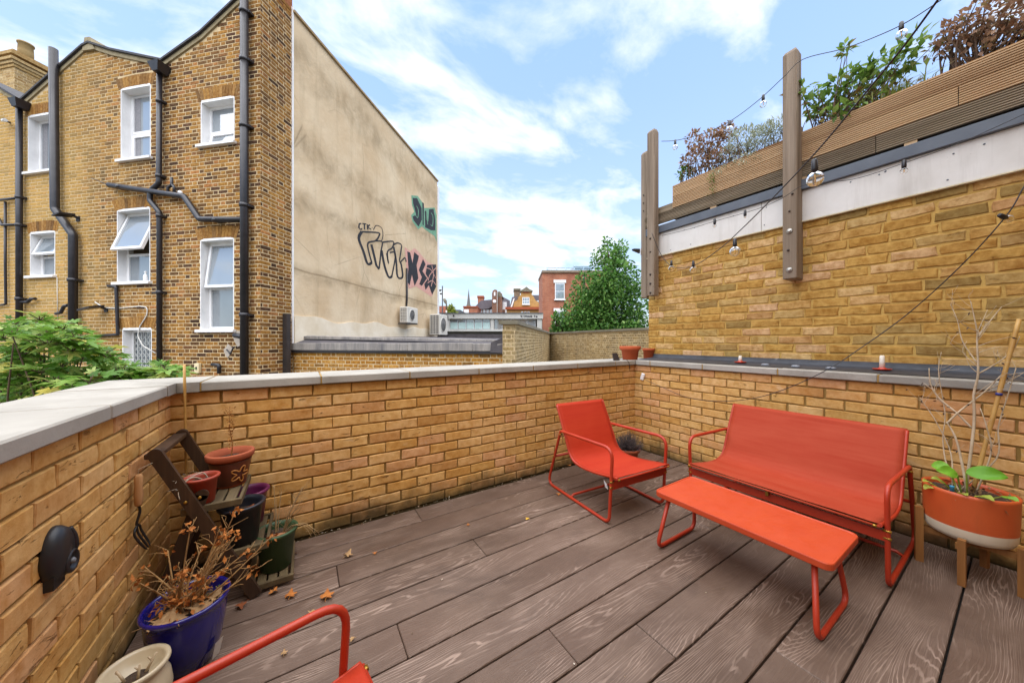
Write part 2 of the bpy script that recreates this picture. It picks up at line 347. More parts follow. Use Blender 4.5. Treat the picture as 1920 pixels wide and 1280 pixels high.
# composite deck board with embossed grain
def deck_mat():
    t = NT('embossed_composite_board'); o = t.obj; rv = t.orand
    cm = t.n('ShaderNodeCombineXYZ'); t.put(t.math('MULTIPLY', rv, 37.0), cm.inputs[0]); t.put(t.math('MULTIPLY', rv, 11.0), cm.inputs[1])
    va = t.n('ShaderNodeVectorMath', operation='ADD'); t.put(o, va.inputs[0]); t.put(cm.outputs[0], va.inputs[1]); q = va.outputs[0]
    field = t.noise(t.map(q, (.85, 4.6, 1)), 1.0, 2.0, .42, .3)
    fine = t.noise(t.map(q, (5, 60, 1)), 1.0, 2, .5)
    s = t.n('ShaderNodeSeparateXYZ'); t.put(q, s.inputs[0])
    ph = t.math('ADD', t.math('MULTIPLY', field, 30.0), t.math('ADD', t.math('MULTIPLY', s.outputs[1], 88.0), t.math('MULTIPLY', fine, 1.3)))
    w = t.math('ADD', t.math('MULTIPLY', t.math('SINE', t.math('MULTIPLY', ph, 6.2832)), .5), .5)
    line = t.ramp(w, [(.74, 0), (.96, 1)])
    fine2 = t.ramp(t.noise(t.map(q, (6, 150, 1)), 1, 2, .6), [(.45, 0), (.62, 1)])
    wear = t.ramp(t.noise(t.map(q, (1.6, 6, 1), (5, 3, 0)), 1.0, 4, .6, .4), [(.44, .05), (.72, 1)])
    lm = t.math('MULTIPLY', t.math('MAXIMUM', line, t.math('MULTIPLY', fine2, .4)), wear)
    base = t.mix(t.ramp(t.noise(t.map(t.pos, (.9, 2, 1)), 1, 4, .6), [(.3, 0), (.7, 1)]), '483629', '604a3c')
    base = t.mix(t.math('MULTIPLY', rv, .6), base, '675346')
    c = t.mix(t.math('MULTIPLY', lm, .85), base, 'a48d7d')
    dust = t.ramp(t.noise(t.pos, 2.2, 6, .65), [(.45, 0), (.75, 1)]); c = t.mix(t.math('MULTIPLY', dust, .18), c, 'a08a78')
    blk = t.ramp(t.noise(t.map(t.pos, (1.3, 1.8, 1), (3, 8, 0)), 1.0, 6, .68, .5), [(.54, 0), (.70, 1)]); c = t.mix(t.math('MULTIPLY', blk, .45), c, '3a2d26')
    spot = t.ramp(t.noise(t.pos, 75, 2, .5), [(.78, 0), (.80, 1)]); c = t.mix(t.math('MULTIPLY', spot, .5), c, 'cfc6bd')
    h = t.math('ADD', t.math('MULTIPLY', line, .7), t.math('MULTIPLY', fine2, .3))
    return t.out(c, t.ramp(t.noise(t.pos, 3, 4), [(.3, .5), (.7, .68)]), t.bump(h, .45, .0025), Specular_IOR_Level=.4)
M_deck = deck_mat()
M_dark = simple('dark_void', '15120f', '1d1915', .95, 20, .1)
# ------------------------------------------------------------------ ground and terrace
GZ = -3.4
structure(MB().add([(-900, -900, GZ), (900, -900, GZ), (900, 900, GZ), (-900, 900, GZ)], [(0, 1, 2, 3)]).build('ground', simple('yard_paving', '6e6a62', '57534c', .95, .6, .3, 12, .02, 'pos')))
XL, XR, YB = -.62, 3.305, 2.50          # inner faces of the parapets
XT = 3.66                                # face of the tall wall
YF = -1.35                               # face of the unseen sky-blocking house behind the photographer
WT = 13 * .075                           # top of the brickwork
CT = WT + .055                           # top of the coping
deck = structure(MB().box((XL - .02, YF, -.30), (XR + .02, YB + .02, -.034)).build('terrace_deck', M_dark))
joints = {0: [.62], 1: [1.62], 2: [-.1, 2.6], 3: [1.25], 4: [.905], 5: [2.3], 6: [.35], 7: [1.75], 8: [.905, 2.75], 9: [.154], 10: [1.9], 11: [.7], -1: [.3], -2: [1.4]}
PITCH = .1905
rg = random.Random(5)
for k in range(-8, 13):
    y0 = .178 + PITCH * (k - 1) + .004; y1 = y0 + PITCH - .008
    y1 = min(y1, YB - .022)
    if y1 - y0 < .03: continue
    xs = [XL + .008] + joints.get(k - 1, [rg.uniform(.2, 3)]) + [XR - .012]
    for a, b in zip(xs, xs[1:]):
        cx, cy = (a + b) / 2, (y0 + y1) / 2
        MB().cbox((a + .0015 - cx, y0 - cy, -.032), (b - .0015 - cx, y1 - cy, 0), .003).build('deck_board', M_deck, deck, loc=(cx, cy, rg.uniform(-.0008, .0008)))
def near_cam(M):
    return lambda u, v: ((M @ Vector((u, v, 0))) - OO).length
def coping(wall, segs, axis):
    """segs: list of (x0, y0, x1, y1) boxes on top of the wall"""
    g = random.Random(len(segs) + axis)
    for (x0, y0, x1, y1) in segs:
        b = MB().cbox((x0, y0, WT + .001), (x1, y1, CT + g.uniform(-.0012, .0012)), .006); b.build('coping_stone', M_coping, wall)
def parapet(name, label, a, b, M, u1, seed, near=True, fronts=None):
    w = tag(MB().box(a, b).build(name, M_mortar), label, 'wall')
    lay_bricks(w, M, 0, u1, 0, WT, M_brick, 'buff', seed=seed, near=near_cam(M), proud=.0105, jit=.0018)
    return w
OV = .04; CW = .365
wb = parapet('parapet_wall', 'low buff brick parapet with stone coping along the far side of the deck', (XL - .29, YB, -3.4), (XR + .31, YB + .29, WT), face_matrix((XL, YB, 0), (1, 0, 0), (0, -1, 0)), XR - XL, 11)
wl_ = parapet('parapet_wall', 'low buff brick parapet with wide coping and black wall fitting, beside the fig tree', (XL - .29, YF, -3.4), (XL, YB - .001, WT - .0005), face_matrix((XL, -.6, 0), (0, 1, 0), (1, 0, 0)), YB + .6, 12)
wr = parapet('parapet_wall', 'low buff brick parapet behind the red bench, its coping under the tall wall', (XR, YF, -3.4), (XT - .002, YB - .0015, WT - .001), face_matrix((XR, YB, 0), (0, -1, 0), (-1, 0, 0)), YB + .75, 13)
# coping: back run with its cut joints, then the two side runs
jb = [XL + OV, -.485, .096, .666, 1.238, 1.80, 2.36, 2.93, XR - OV]
coping(wb, [(a + .003, YB - OV, b - .003, YB - OV + CW) for a, b in zip(jb[1:-2], jb[2:-1])] + [(jb[-2] + .003, YB - OV, XT + .05, YB - OV + CW)], 0)
MB().hexa([(XL + OV, YB - OV, WT + .001), (jb[1] - .003, YB - OV, WT + .001), (jb[1] - .003, YB - OV + CW, WT + .001), (XL + OV - CW, YB - OV + CW, WT + .001),
           (XL + OV, YB - OV, CT), (jb[1] - .003, YB - OV, CT), (jb[1] - .003, YB - OV + CW, CT), (XL + OV - CW, YB - OV + CW, CT)]).build('coping_stone', M_coping, wb)
jl = [YF, -.55, .05, .62, 1.19, 1.76, 2.33]
coping(wl_, [(XL + OV - CW, a + .003, XL + OV, b - .003) for a, b in zip(jl, jl[1:])], 1)
MB().hexa([(XL + OV - CW, 2.336, WT + .001), (XL + OV, 2.336, WT + .001), (XL + OV, YB - OV - .006, WT + .001), (XL + OV - CW, YB - OV + CW - .006, WT + .001),
           (XL + OV - CW, 2.336, CT), (XL + OV, 2.336, CT), (XL + OV, YB - OV - .006, CT), (XL + OV - CW, YB - OV + CW - .006, CT)]).build('coping_stone', M_coping, wl_)
jr = [YB - OV - .004, 2.27, 1.70, 1.10, .545, -.05, -.62, YF]
coping(wr, [(XR - OV, b + .003, XT - .004, a - .003) for a, b in zip(jr, jr[1:])], 2)
# joints of the coping filled with darker mortar
for o, segs in ((wb, [((x - .004, YB - OV + .004, WT + .002), (x + .004, YB - OV + CW - .004, CT - .004)) for x in jb[1:-1]]),
                (wl_, [((XL + OV - CW + .004, y - .004, WT + .002), (XL + OV - .004, y + .004, CT - .004)) for y in jl[1:]]),
                (wr, [((XR - OV + .004, y - .004, WT + .002), (XT - .01, y + .004, CT - .004)) for y in jr[1:-1]])):
    for a, b in segs: MB().box(a, b).build('mortar_joint', M_mortar, o)
# ------------------------------------------------------------------ tall neighbouring wall on the right
ZF0, ZF1, ZG1 = 2.288, 2.553, 2.642     # fascia bottom, top, top of grey trim
YE = 2.558
tall = tag(MB().box((XT, -4.0, GZ), (XT + .33, YE, ZF1)).build('building_wall', M_tmortar), 'tall weathered yellow brick wall rising behind the red bench', 'wall')
MT = face_matrix((XT, YE, 1.075), (0, -1, 0), (-1, 0, 0))
lay_bricks(tall, MT, 0, YE + 1.0, 0, ZF0 - 1.075 + .03, M_tbrick, 'tall', h=.064, j=.012, L=.214, bond='rough', proud=.008, jit=.0045, cham=.005, seed=21, near=near_cam(MT), nvar=10)
ME = face_matrix((XT, YE, .4), (-1, 0, 0), (0, 1, 0))
M_grey = simple('grey_metal_trim', '5f656e', '50565f', .5, 5, .05, 30, .002, 'pos')
def fascia_mat():
    t = NT('white_painted_board'); p = t.pos; c = t.mix(t.ramp(t.noise(p, 2.2, 6, .65), [(.35, 0), (.7, 1)]), 'dedad4', 'cdc8c0')
    dr = t.noise(t.map(p, (9, 9, .7)), 1, 5, .7); c = t.mix(t.math('MULTIPLY', t.ramp(dr, [(.52, 0), (.74, 1)]), .35), c, '9d968a')
    sp_ = t.ramp(t.noise(p, 70, 2, .5), [(.74, 0), (.77, 1)]); c = t.mix(t.math('MULTIPLY', sp_, .5), c, '7d7468')
    return t.out(c, .6, t.bump(t.noise(p, 1.6, 3, .5), .2, .02))
M_white = fascia_mat()
_fy = [YE + .01, 1.35, -.42, -2.2, -4.0]
for a_, c_ in zip(_fy, _fy[1:]): MB().cbox((XT - .022, c_ + .0015, ZF0), (XT - .001, a_ - .0015, ZF1), .003).build('fascia_board', M_white, tall)
_g = random.Random(2)
for _ in range(22):
    y_ = _g.uniform(-.9, 2.4); MB().lathe([(.005, 0), (.005, .002), (0, .003)], 8, (XT - .0225, y_, _g.choice((ZF0 + .04, ZF1 - .05)) + _g.uniform(-.01, .01)), Matrix.Rotation(R(-90), 4, 'Y')).build('screw', M_grey, tall)
MB().cbox((XT - .034, -4.0, ZF0 - .012), (XT - .002, YE + .012, ZF0 - .001), .003).build('fascia_lip', simple('cream_trim', 'cdbf9f', 'b7a883', .6, 6, .05, vec='pos'), tall)
MB().cbox((XT - .05, -4.0, ZF1 + .001), (XT + .33, YE + .014, ZG1), .004).build('roof_edge_trim', M_grey, tall)
def lead_mat():
    t = NT('lead_sheet'); p = t.pos
    c = t.mix(t.ramp(t.noise(p, 5, 6, .65), [(.35, 0), (.7, 1)]), '34373d', '484b52')
    c = t.mix(t.ramp(t.noise(t.map(p, (3, 1, 3)), 2.1, 6, .7, .8), [(.66, 0), (.72, .8)]), c, 'a9abad')
    return t.out(c, .5, t.bump(t.noise(p, 12, 4, .6), .5, .012), Metallic=.25)
M_lead = lead_mat()
b = MB(); prof = [(3.365, CT + .004), (3.40, CT + .008), (3.60, CT + .018), (XT - .03, CT + .030), (XT - .012, CT + .066), (XT - .004, CT + .066)]
ys = [YE - .06 - i * .16 for i in range(26)]; g = random.Random(3); vs = []; fs = []
for y in ys:
    for i, (x, z) in enumerate(prof): vs.append((x + g.uniform(-.004, .004), y, z + (g.uniform(-.002, .003) if 0 < i < 4 else 0)))
n = len(prof)
for i in range(len(ys) - 1):
    for k in range(n - 1): fs.append((i * n + k, i * n + k + 1, (i + 1) * n + k + 1, (i + 1) * n + k))
b.add(vs, fs, True)
b.build('lead_flashing', M_lead, tall)
# ------------------------------------------------------------------ the brick house across the gap, turned 43 degrees to the terrace
_c = dep(488, 638, 6.45); HA = -(YAW + R(10.5)); HF = Frame((_c.x, _c.y), HA)
house = thing('brick_house', 'tall brown stock brick house with black pipes, valley roofs and a rendered graffiti flank', 'house', (_c.x, _c.y, 0), HA)
def sooty(t, base):
    sm = t.noise(t.map(t.pos, (1, 1, .55)), .75, 6, .68, .4); base = t.mix(t.math('MULTIPLY', t.ramp(sm, [(.44, 0), (.64, 1)]), .62), base, t.mix(1, base, (.42, .36, .32), 'MULTIPLY'))
    v = t.n('ShaderNodeVectorMath', operation='DOT_PRODUCT'); t.put(t.pos, v.inputs[0]); v.inputs[1].default_value = (HF.ex.x, HF.ex.y, 0)
    d = t.math('ADD', v.outputs['Value'], t.math('MULTIPLY', t.math('SUBTRACT', t.noise(t.pos, .8, 4, .6), .5), 3.2))
    o = HF.ex.dot(HF.o); d = t.math('SUBTRACT', d, o)
    f = t.ramp(t.math('ADD', t.math('MULTIPLY', d, .125), 1.0), [(.30, 1), (.62, 0)])     # cleaner, yellower bricks towards the far end
    return t.mix(t.math('MULTIPLY', f, .55), base, t.mix(t.noise(t.pos, 30, 4, .6), 'b8924c', 'dcb870'))
M_stock = brick_mat('london_stock_brick', [(0, '674c32'), (.12, '96703e'), (.26, 'b3863f'), (.42, 'a0773d'), (.55, 'c09048'), (.64, '705236'), (.72, 'b68848'), (.80, '4f3a2a'), (.88, '6b4e38'), (.93, 'c0874e'), (1, '7f5e3a')], 'b59a72', .0, sooty, .95, .5)
M_stockm = simple('pale_lime_pointing', 'cdb68e', 'b89f76', .95, 6, .4, 60, .006, 'pos')
M_arch = brick_mat('rubbed_gauge_brick', [(0, '9a7440'), (.3, 'ad8548'), (.55, '8f6c3c'), (.8, 'b8925a'), (1, '7a5e3c')], 'c2a06a', 0, None, .95, .4)
M_gloss = simple('white_gloss_paint', 'eceae8', 'dcdad8', .45, 4, .06, 40, .002, 'pos')
M_pvc = simple('white_window_frame', 'f0efee', 'e4e3e2', .35, 4, 0, vec='pos')
M_black = simple('black_plastic_pipe', '1c1a1d', '2a272b', .38, 9, .05, vec='pos')
def glass_mat(name, c, a=.0):
    t = NT(name); n = t.noise(t.pos, 1.1, 2, .5)
    return t.out(t.mix(n, C4(c), C4('8f979c')), .04, t.bump(t.noise(t.pos, 2.5, 1, .4), .05, .01), IOR=2.0, Specular_IOR_Level=.9)
M_glass = glass_mat('window_glass', '6f787f')
M_glassd = glass_mat('dark_window_glass', '3c4750')
roof_px = [(-70, 128), (0, 166), (45, 193), (95, 149), (160, 92), (172, 86), (213, 99), (308, 119), (380, 68), (450, 2), (470, -17), (488.5, -34)]
roof_l = [HF.fy(*q) for q in roof_px]; roof_l[-1] = (0.0, roof_l[-1][1])
def roofz(x):
    for (a, za), (b, zb) in zip(roof_l, roof_l[1:]):
        if a <= x <= b: return za + (zb - za) * (x - a) / (b - a)
    return roof_l[0][1] if x < roof_l[0][0] else roof_l[-1][1]
HX0 = roof_l[0][0]
WIN = {  # px box of each opening: left, right, top, bottom; transom share from the bottom; kind
    'a': (53, 99, 216, 322, .0, 'tall'), 'b': (227, 283, 164, 298, .42, 'sash'), 'c': (377, 440, 187, 270, .38, 'vent'),
    'd': (57, 104, 436, 517, .47, 'open'), 'e': (220, 282, 393, 529, .40, 'open'), 'f': (376, 439, 449, 618, .47, 'ajar'), 'g': (230, 285, 617, 712, .0, 'grille')}
holes = []; wl = {}
for k, (a, b, t, btm, tr, kd) in WIN.items():
    x0, _ = HF.fy(a, (t + btm) / 2); x1, _ = HF.fy(b, (t + btm) / 2); xm = (a + b) / 2
    z1 = HF.fy(xm, t)[1]; z0 = HF.fy(xm, btm)[1]; holes.append((x0, x1, z0, z1)); wl[k] = (x0, x1, z0, z1, tr, kd)
# wall body as columns between openings
xs = sorted(set([HX0, 0.0] + [p[0] for p in roof_l] + [h[0] for h in holes] + [h[1] for h in holes])); b = MB()
for a, c in zip(xs, xs[1:]):
    if c - a < 1e-5: continue
    m = (a + c) / 2; zz = [GZ] + sorted(sum([[h[2], h[3]] for h in holes if h[0] < m < h[1]], []))
    for i in range(0, len(zz), 2):
        lo = zz[i]; top = i + 1 >= len(zz)
        t0, t1 = (roofz(a + 1e-6), roofz(c - 1e-6)) if top else (zz[i + 1], zz[i + 1])
        b.add([(a, 0, lo), (c, 0, lo), (c, 0, t1), (a, 0, t0)], [(0, 1, 2, 3)])
b.add([(0, 0, GZ), (0, .95, GZ), (0, .95, roof_l[-1][1]), (0, 0, roof_l[-1][1])], [(0, 1, 2, 3)])
b.add([(HX0, .9, GZ), (0, .9, GZ), (0, .9, 5.2), (HX0, .9, 5.2)], [(0, 1, 2, 3)])
wallh = b.build('wall', M_stockm, house)
MF = face_matrix((HX0, 0, -.45), (1, 0, 0), (0, -1, 0)); MFw = Matrix.LocRotScale(Vector((_c.x, _c.y, 0)), Matrix.Rotation(HA, 3, 'Z').to_quaternion(), None)
arch = []
for k, (x0, x1, z0, z1, tr, kd) in wl.items(): arch.append((x0 - .06, x1 + .06, z1 - .001, z1 + .235))
hl = [(h[0] - HX0, h[1] - HX0, h[2] + .45, h[3] + .45) for h in holes + arch]
lay_bricks(wallh, MF, 0, -HX0, 0, roof_l[-1][1] + .5, M_stock, 'stock', h=.062, j=.0145, L=.222, bond='flemish', proud=.004, jit=.003, cham=.004, holes=hl, top=lambda u: roofz(u + HX0) + .45 - .03, seed=31, near=near_cam(MFw @ MF))
ZFL = HF.fx(540, 6, 0)[1]; YR = HF.fx(549, 400, 0)[0]
MK = face_matrix((0, 0, -.45), (0, 1, 0), (1, 0, 0))
lay_bricks(wallh, MK, .002, YR, 0, ZFL + .45, M_stock, 'stockf', h=.062, j=.0145, L=.222, bond='flemish', proud=.004, jit=.003, cham=.004, seed=33, cap=0)
for (x0, x1, z0, z1) in arch:      # gauged flat arches over the openings
    g = random.Random(int(x0 * 100)); n = max(8, int((x1 - x0) / .07)); bb = MB(); cxm = (x0 + x1) / 2
    for i in range(n):
        a, c = x0 + (x1 - x0) * i / n + .004, x0 + (x1 - x0) * (i + 1) / n - .004; sk = lambda x: cxm + (x - cxm) * 1.17
        rise = lambda x: .035 * (1 - ((x - cxm) / (x1 - x0) * 2) ** 2)
        bb.hexa([(a, -.005 - g.random() * .003, z0 + rise(a) + .004), (c, -.006, z0 + rise(c) + .004), (c, .02, z0 + rise(c)), (a, .02, z0 + rise(a)), (sk(a), -.006, z1 + rise(a)), (sk(c), -.006, z1 + rise(c)), (sk(c), .02, z1), (sk(a), .02, z1)])
    stuff(bb.build('brick_arch', M_arch, wallh))
def bars(b, x0, x1, z0, z1, y0, y1, w):
    b.box((x0, y0, z0), (x0 + w, y1, z1)).box((x1 - w, y0, z0), (x1, y1, z1)).box((x0 + w, y0, z0), (x1 - w, y1, z0 + w)).box((x0 + w, y0, z1 - w), (x1 - w, y1, z1))
def make_window(x0, x1, z0, z1, tr, kd):
    D = .21; t = .018; b = MB()
    b.box((x0, -.006, z0), (x0 + t, D, z1)).box((x1 - t, -.006, z0), (x1, D, z1)).box((x0 + t, -.006, z1 - t), (x1 - t, D, z1 + .03)).box((x0 + t, 0, z0), (x1 - t, D, z0 + t))
    w = b.build('window', M_gloss, house)
    a0, a1, c0, c1 = x0 + t, x1 - t, z0 + t, z1 - t
    f = MB(); bars(f, a0, a1, c0, c1, D - .06, D + .02, .045)
    zt = c0 + (c1 - c0) * tr
    if tr: f.box((a0 + .045, D - .055, zt - .025), (a1 - .045, D + .018, zt + .025))
    f.build('frame', M_pvc, w)
    MB().box((x0, D + .35, z0), (x1, D + .37, z1)).build('dark_room', M_dark, w)
    s = MB()
    if kd != 'none': s.cbox((x0 - .055, -.075, z0 - .055), (x1 + .055, .02, z0 + .002), .006); s.build('sill', M_gloss, w)
    def pane(p0, p1, q0, q1, ang=0, m=M_glass, nm='pane'):
        px, pz = p1 - p0, q1 - q0; Mt = Matrix.Translation((p0, D - .03, q1)) @ Matrix.Rotation(R(ang), 4, 'X')
        if ang or kd in ('sash',):
            fr = MB(); bars(fr, 0, px, -pz, 0, -.03, .025, .05); fr.build('sash', M_pvc, w, M=Mt)
            MB().box((.05, -.004, -pz + .05), (px - .05, .012, -.05)).build(nm, m, w, M=Mt)
        else: MB().box((0, -.004, -pz), (px, .012, 0)).build(nm, m, w, M=Mt)
    i = .045
    ang = {'open': -19, 'ajar': -7}.get(kd, 0)
    if tr:
        pane(a0 + i * .5, a1 - i * .5, zt, c1 - i * .4, ang)
        pane(a0 + i, a1 - i, c0 + i, zt - .025, -14 if kd == 'vent' else 0, M_glassd if kd in ('open', 'vent', 'ajar') else M_glass)
    else: pane(a0 + i, a1 - i, c0 + i, c1 - i, 0, M_glassd if kd == 'grille' else M_glass)
    if kd in ('sash', 'tall'):       # a pale blind hanging behind the glass edge
        MB().box((a0 + .06, D - .037, c0 + .06), (a0 + (a1 - a0) * .30, D - .035, c1 - .06)).build('blind', simple('grey_blind', '8d8b8c', '77757a', .8, 30, .3, vec='pos'), w)
    if kd == 'grille':
        gl = MB(); n = 6; W = a1 - a0 - .1
        for q in range(n + 1):
            xx = a0 + .05 + W * q / n; gl.box((xx - .008, D - .07, c0 + .05), (xx + .008, D - .06, c1 - .05))
            if q < n:
                zq = c0 + .05
                while zq < c1 - .2:
                    gl.beam((xx, D - .058, zq), (xx + W / n, D - .058, zq + .13), .010, .006, (0, 1, 0)); gl.beam((xx + W / n, D - .056, zq), (xx, D - .056, zq + .13), .010, .006, (0, 1, 0)); zq += .13
        gl.build('security_grille', simple('pale_grey_steel', 'b9bab6', 'a5a6a2', .5, 10, 0, vec='pos'), w)
for v in wl.values(): make_window(*v)
# roof slopes running back over the house, their dark verges and gutters
M_slate = simple('dark_slate', '3f3d3f', '2e2d30', .8, 7, .4, 40, .01, 'pos')
M_verge = simple('cement_verge', '9d8f6f', '85775a', .9, 9, .4, 50, .006, 'pos')
for i, ((a, za), (c, zc)) in enumerate(zip(roof_l[:-2], roof_l[1:-1])):
    MB().hexa([(a, -.07, za + .012), (c, -.07, zc + .012), (c, 8.0, zc + .012), (a, 8.0, za + .012), (a, -.07, za + .055), (c, -.07, zc + .055), (c, 8.0, zc + .055), (a, 8.0, za + .055)]).build('roof_slope', M_slate, house)
    MB().hexa([(a, -.03, za - .08), (c, -.03, zc - .08), (c, .0, zc - .08), (a, .0, za - .08), (a, -.03, za + .010), (c, -.03, zc + .010), (c, .0, zc + .010), (a, .0, za + .010)]).build('verge', M_verge, house)
pk = HF.fy(170, 78)
MB().hexa([(pk[0] - .16, -.05, pk[1] - .22), (pk[0] + .2, -.05, pk[1] - .24), (pk[0] + .2, 3, pk[1] - .24), (pk[0] - .16, 3, pk[1] - .22), (pk[0] - .09, -.05, pk[1] + .06), (pk[0] + .06, -.05, pk[1] + .05), (pk[0] + .5, 3, pk[1] + .05), (pk[0] - .09, 3, pk[1] + .06)]).build('party_wall_cap', M_verge, house)
# red-tinged parapet head at the corner
MB().box((-.62, .004, roof_l[-1][1] - .3), (-.004, YR - .01, ZFL + .35)).build('corner_parapet', brick_mat('orange_rubbed_brick', [(0, '9b5f3c'), (.5, 'b0744a'), (1, '8a5638')], 'b59a82'), house)
# rendered flank with its stains, pale base band, top trim and end trim
def render_mat():
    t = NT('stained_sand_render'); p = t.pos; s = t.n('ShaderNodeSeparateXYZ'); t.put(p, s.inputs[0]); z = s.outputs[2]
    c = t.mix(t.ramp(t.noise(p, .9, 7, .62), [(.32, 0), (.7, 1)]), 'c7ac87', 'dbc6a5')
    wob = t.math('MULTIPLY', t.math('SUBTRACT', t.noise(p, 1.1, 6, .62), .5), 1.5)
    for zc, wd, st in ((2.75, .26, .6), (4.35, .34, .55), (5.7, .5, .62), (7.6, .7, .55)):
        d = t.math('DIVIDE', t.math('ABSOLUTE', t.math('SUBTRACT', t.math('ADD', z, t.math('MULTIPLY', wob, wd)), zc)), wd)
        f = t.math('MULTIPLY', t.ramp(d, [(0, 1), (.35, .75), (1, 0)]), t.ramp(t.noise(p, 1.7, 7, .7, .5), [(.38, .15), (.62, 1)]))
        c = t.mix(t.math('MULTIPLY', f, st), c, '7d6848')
    line = t.math('DIVIDE', t.math('ABSOLUTE', t.math('SUBTRACT', t.math('ADD', z, t.math('MULTIPLY', wob, .07)), 2.83)), .035)
    c = t.mix(t.math('MULTIPLY', t.ramp(line, [(0, 1), (1, 0)]), .6), c, '6b5635')
    stk = t.noise(t.map(p, (5, 5, .35)), 1, 5, .65); c = t.mix(t.math('MULTIPLY', t.ramp(stk, [(.55, 0), (.75, 1)]), .28), c, '8d7858')
    blot = t.noise(t.map(p, (1, 1, .6), (7, 1, 3)), .55, 5, .6, .8); c = t.mix(t.math('MULTIPLY', t.ramp(blot, [(.52, 0), (.68, 1)]), .40), c, '957f5e')
    crk = t.n('ShaderNodeTexVoronoi', feature='DISTANCE_TO_EDGE'); t.put(t.map(p, (.5, .5, .38), (2, 1, 5)), crk.inputs['Vector']); crk.inputs['Scale'].default_value = 1.3
    ck = t.math('MULTIPLY', t.ramp(crk.outputs['Distance'], [(0, 1), (.006, 0)]), t.ramp(t.noise(p, .8, 3, .5), [(.48, 0), (.58, 1)])); c = t.mix(t.math('MULTIPLY', ck, .55), c, '6d5a40')
    return t.out(c, .92, t.bump(t.noise(p, 5, 7, .65), .5, .03))
YEND = HF.fx(820, 450, .02)[0]; ZR = HF.fx(556, 30, .02)[1]
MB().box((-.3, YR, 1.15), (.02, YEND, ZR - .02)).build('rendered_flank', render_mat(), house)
MB().box((-.31, YR - .02, ZR - .018), (.07, YEND + .03, ZR + .035)).build('flank_capping', simple('brown_capping', 'a8926c', '8d7650', .8, 5, .2, vec='pos'), house)
MB().box((-.3, YR - .035, 1.15), (.028, YR - .002, ZR + .1)).build('corner_bead', M_gloss, house)
MB().box((-.1, YEND + .002, 1.15), (.045, YEND + .16, ZR - .25)).build('end_board', M_gloss, house)
b = MB(); n = 40; g = random.Random(8)
for i in range(n):
    y0 = YR + .01 + (YEND - YR - .02) * i / n; y1 = YR + .01 + (YEND - YR - .02) * (i + 1) / n
    h = lambda y: 1.80 + .05 * math.sin(y * 2.1) + .035 * math.sin(y * 5.3) - .012 * y
    b.hexa([(.021, y0, 1.2), (.05, y0, 1.2), (.05, y1, 1.2), (.021, y1, 1.2), (.021, y0, h(y0)), (.045, y0, h(y0)), (.045, y1, h(y1)), (.021, y1, h(y1))])
b.build('base_band', simple('cream_cement_band', 'e6d9c2', 'd6c5a8', .9, 2.5, .3, 20, .008, 'pos'), house)
# ---- pipes on the front
def pipe(pts, r, off=.085, name='drainpipe', collars=(), fil=.09, m=None):
    q = [(lambda p: Vector((p[0], -off, p[1])))(HF.fy(x, y, -off)) for x, y in pts]
    o = MB().tube(fillet(q, fil), r, 12).build(name, m or M_black, house)
    for (x, y) in collars:
        c = HF.fy(x, y, -off); c = Vector((c[0], -off, c[1]))
        MB().tube([c - Vector((0, 0, .035)), c + Vector((0, 0, .035))], r * 1.22, 12).box((c.x - r * .4, -off, c.z - .02), (c.x + r * 1.6, -.002, c.z + .02)).build('pipe_bracket', M_black, o)
    return o
pipe([(36, 205), (36, 640)], .052, collars=[(36, 370), (36, 422), (36, 560)])
pipe([(100, 92), (103, 392), (137, 440), (137, 660)], .072, .11, 'flue_pipe', collars=[(137, 525)])
pipe([(299, 140), (298, 344), (282, 358), (281, 376), (299, 398), (299, 700)], .047, collars=[(299, 190), (298, 330), (299, 405), (299, 548)])
pipe([(458, -60), (458, 720)], .068, .11, 'soil_pipe', collars=[(458, 22), (458, 112), (458, 236), (458, 385), (458, 590)])
pipe([(205, 347), (345, 368), (374, 411), (455, 412)], .055, .10, 'waste_pipe', collars=[(225, 351), (405, 413)])
pipe([(315, 362), (315, 352), (322, 347), (322, 333)], .026, .09, 'swan_neck_pipe', fil=.03); pipe([(327, 362), (327, 352), (323, 346)], .026, .09, 'swan_neck_pipe', fil=.03)
pipe([(0, 375), (36, 371)], .03, .07, 'waste_pipe'); pipe([(10, 378), (10, 500), (11, 570), (-20, 575)], .022, .05, 'waste_pipe', fil=.03); pipe([(-6, 405), (4, 422), (36, 421)], .03, .07, 'waste_pipe', fil=.03)
pipe([(37, 566), (52, 566), (58, 560), (66, 560)], .032, .08, 'overflow_pipe', fil=.03); pipe([(105, 588), (114, 586), (120, 574), (128, 572)], .032, .08, 'overflow_pipe', fil=.03)
pipe([(203, 536), (218, 538), (221, 627), (170, 630)], .03, .05, 'cable_duct', fil=.03)
pipe([(398, 683), (411, 684), (411, 700)], .035, .08, 'overflow_pipe', fil=.04)
pipe([(172, 334), (208, 349)], .008, .06, 'stay_wire')
pipe([(286, 549), (299, 549)], .022, .09, 'overflow_pipe'); pipe([(440, 628), (458, 632)], .05, .11, 'pipe_branch')
wire = simple('white_cable', 'd8d4cc', 'c6c2ba', .5, 5, 0)
pipe([(178, 566), (195, 577), (220, 578), (262, 574), (277, 576), (275, 592), (262, 612), (258, 630), (268, 648), (292, 662)], .010, .02, 'cable', fil=.15, m=wire)
pipe([(107, 520), (108, 600)], .006, .015, 'cable', m=wire)
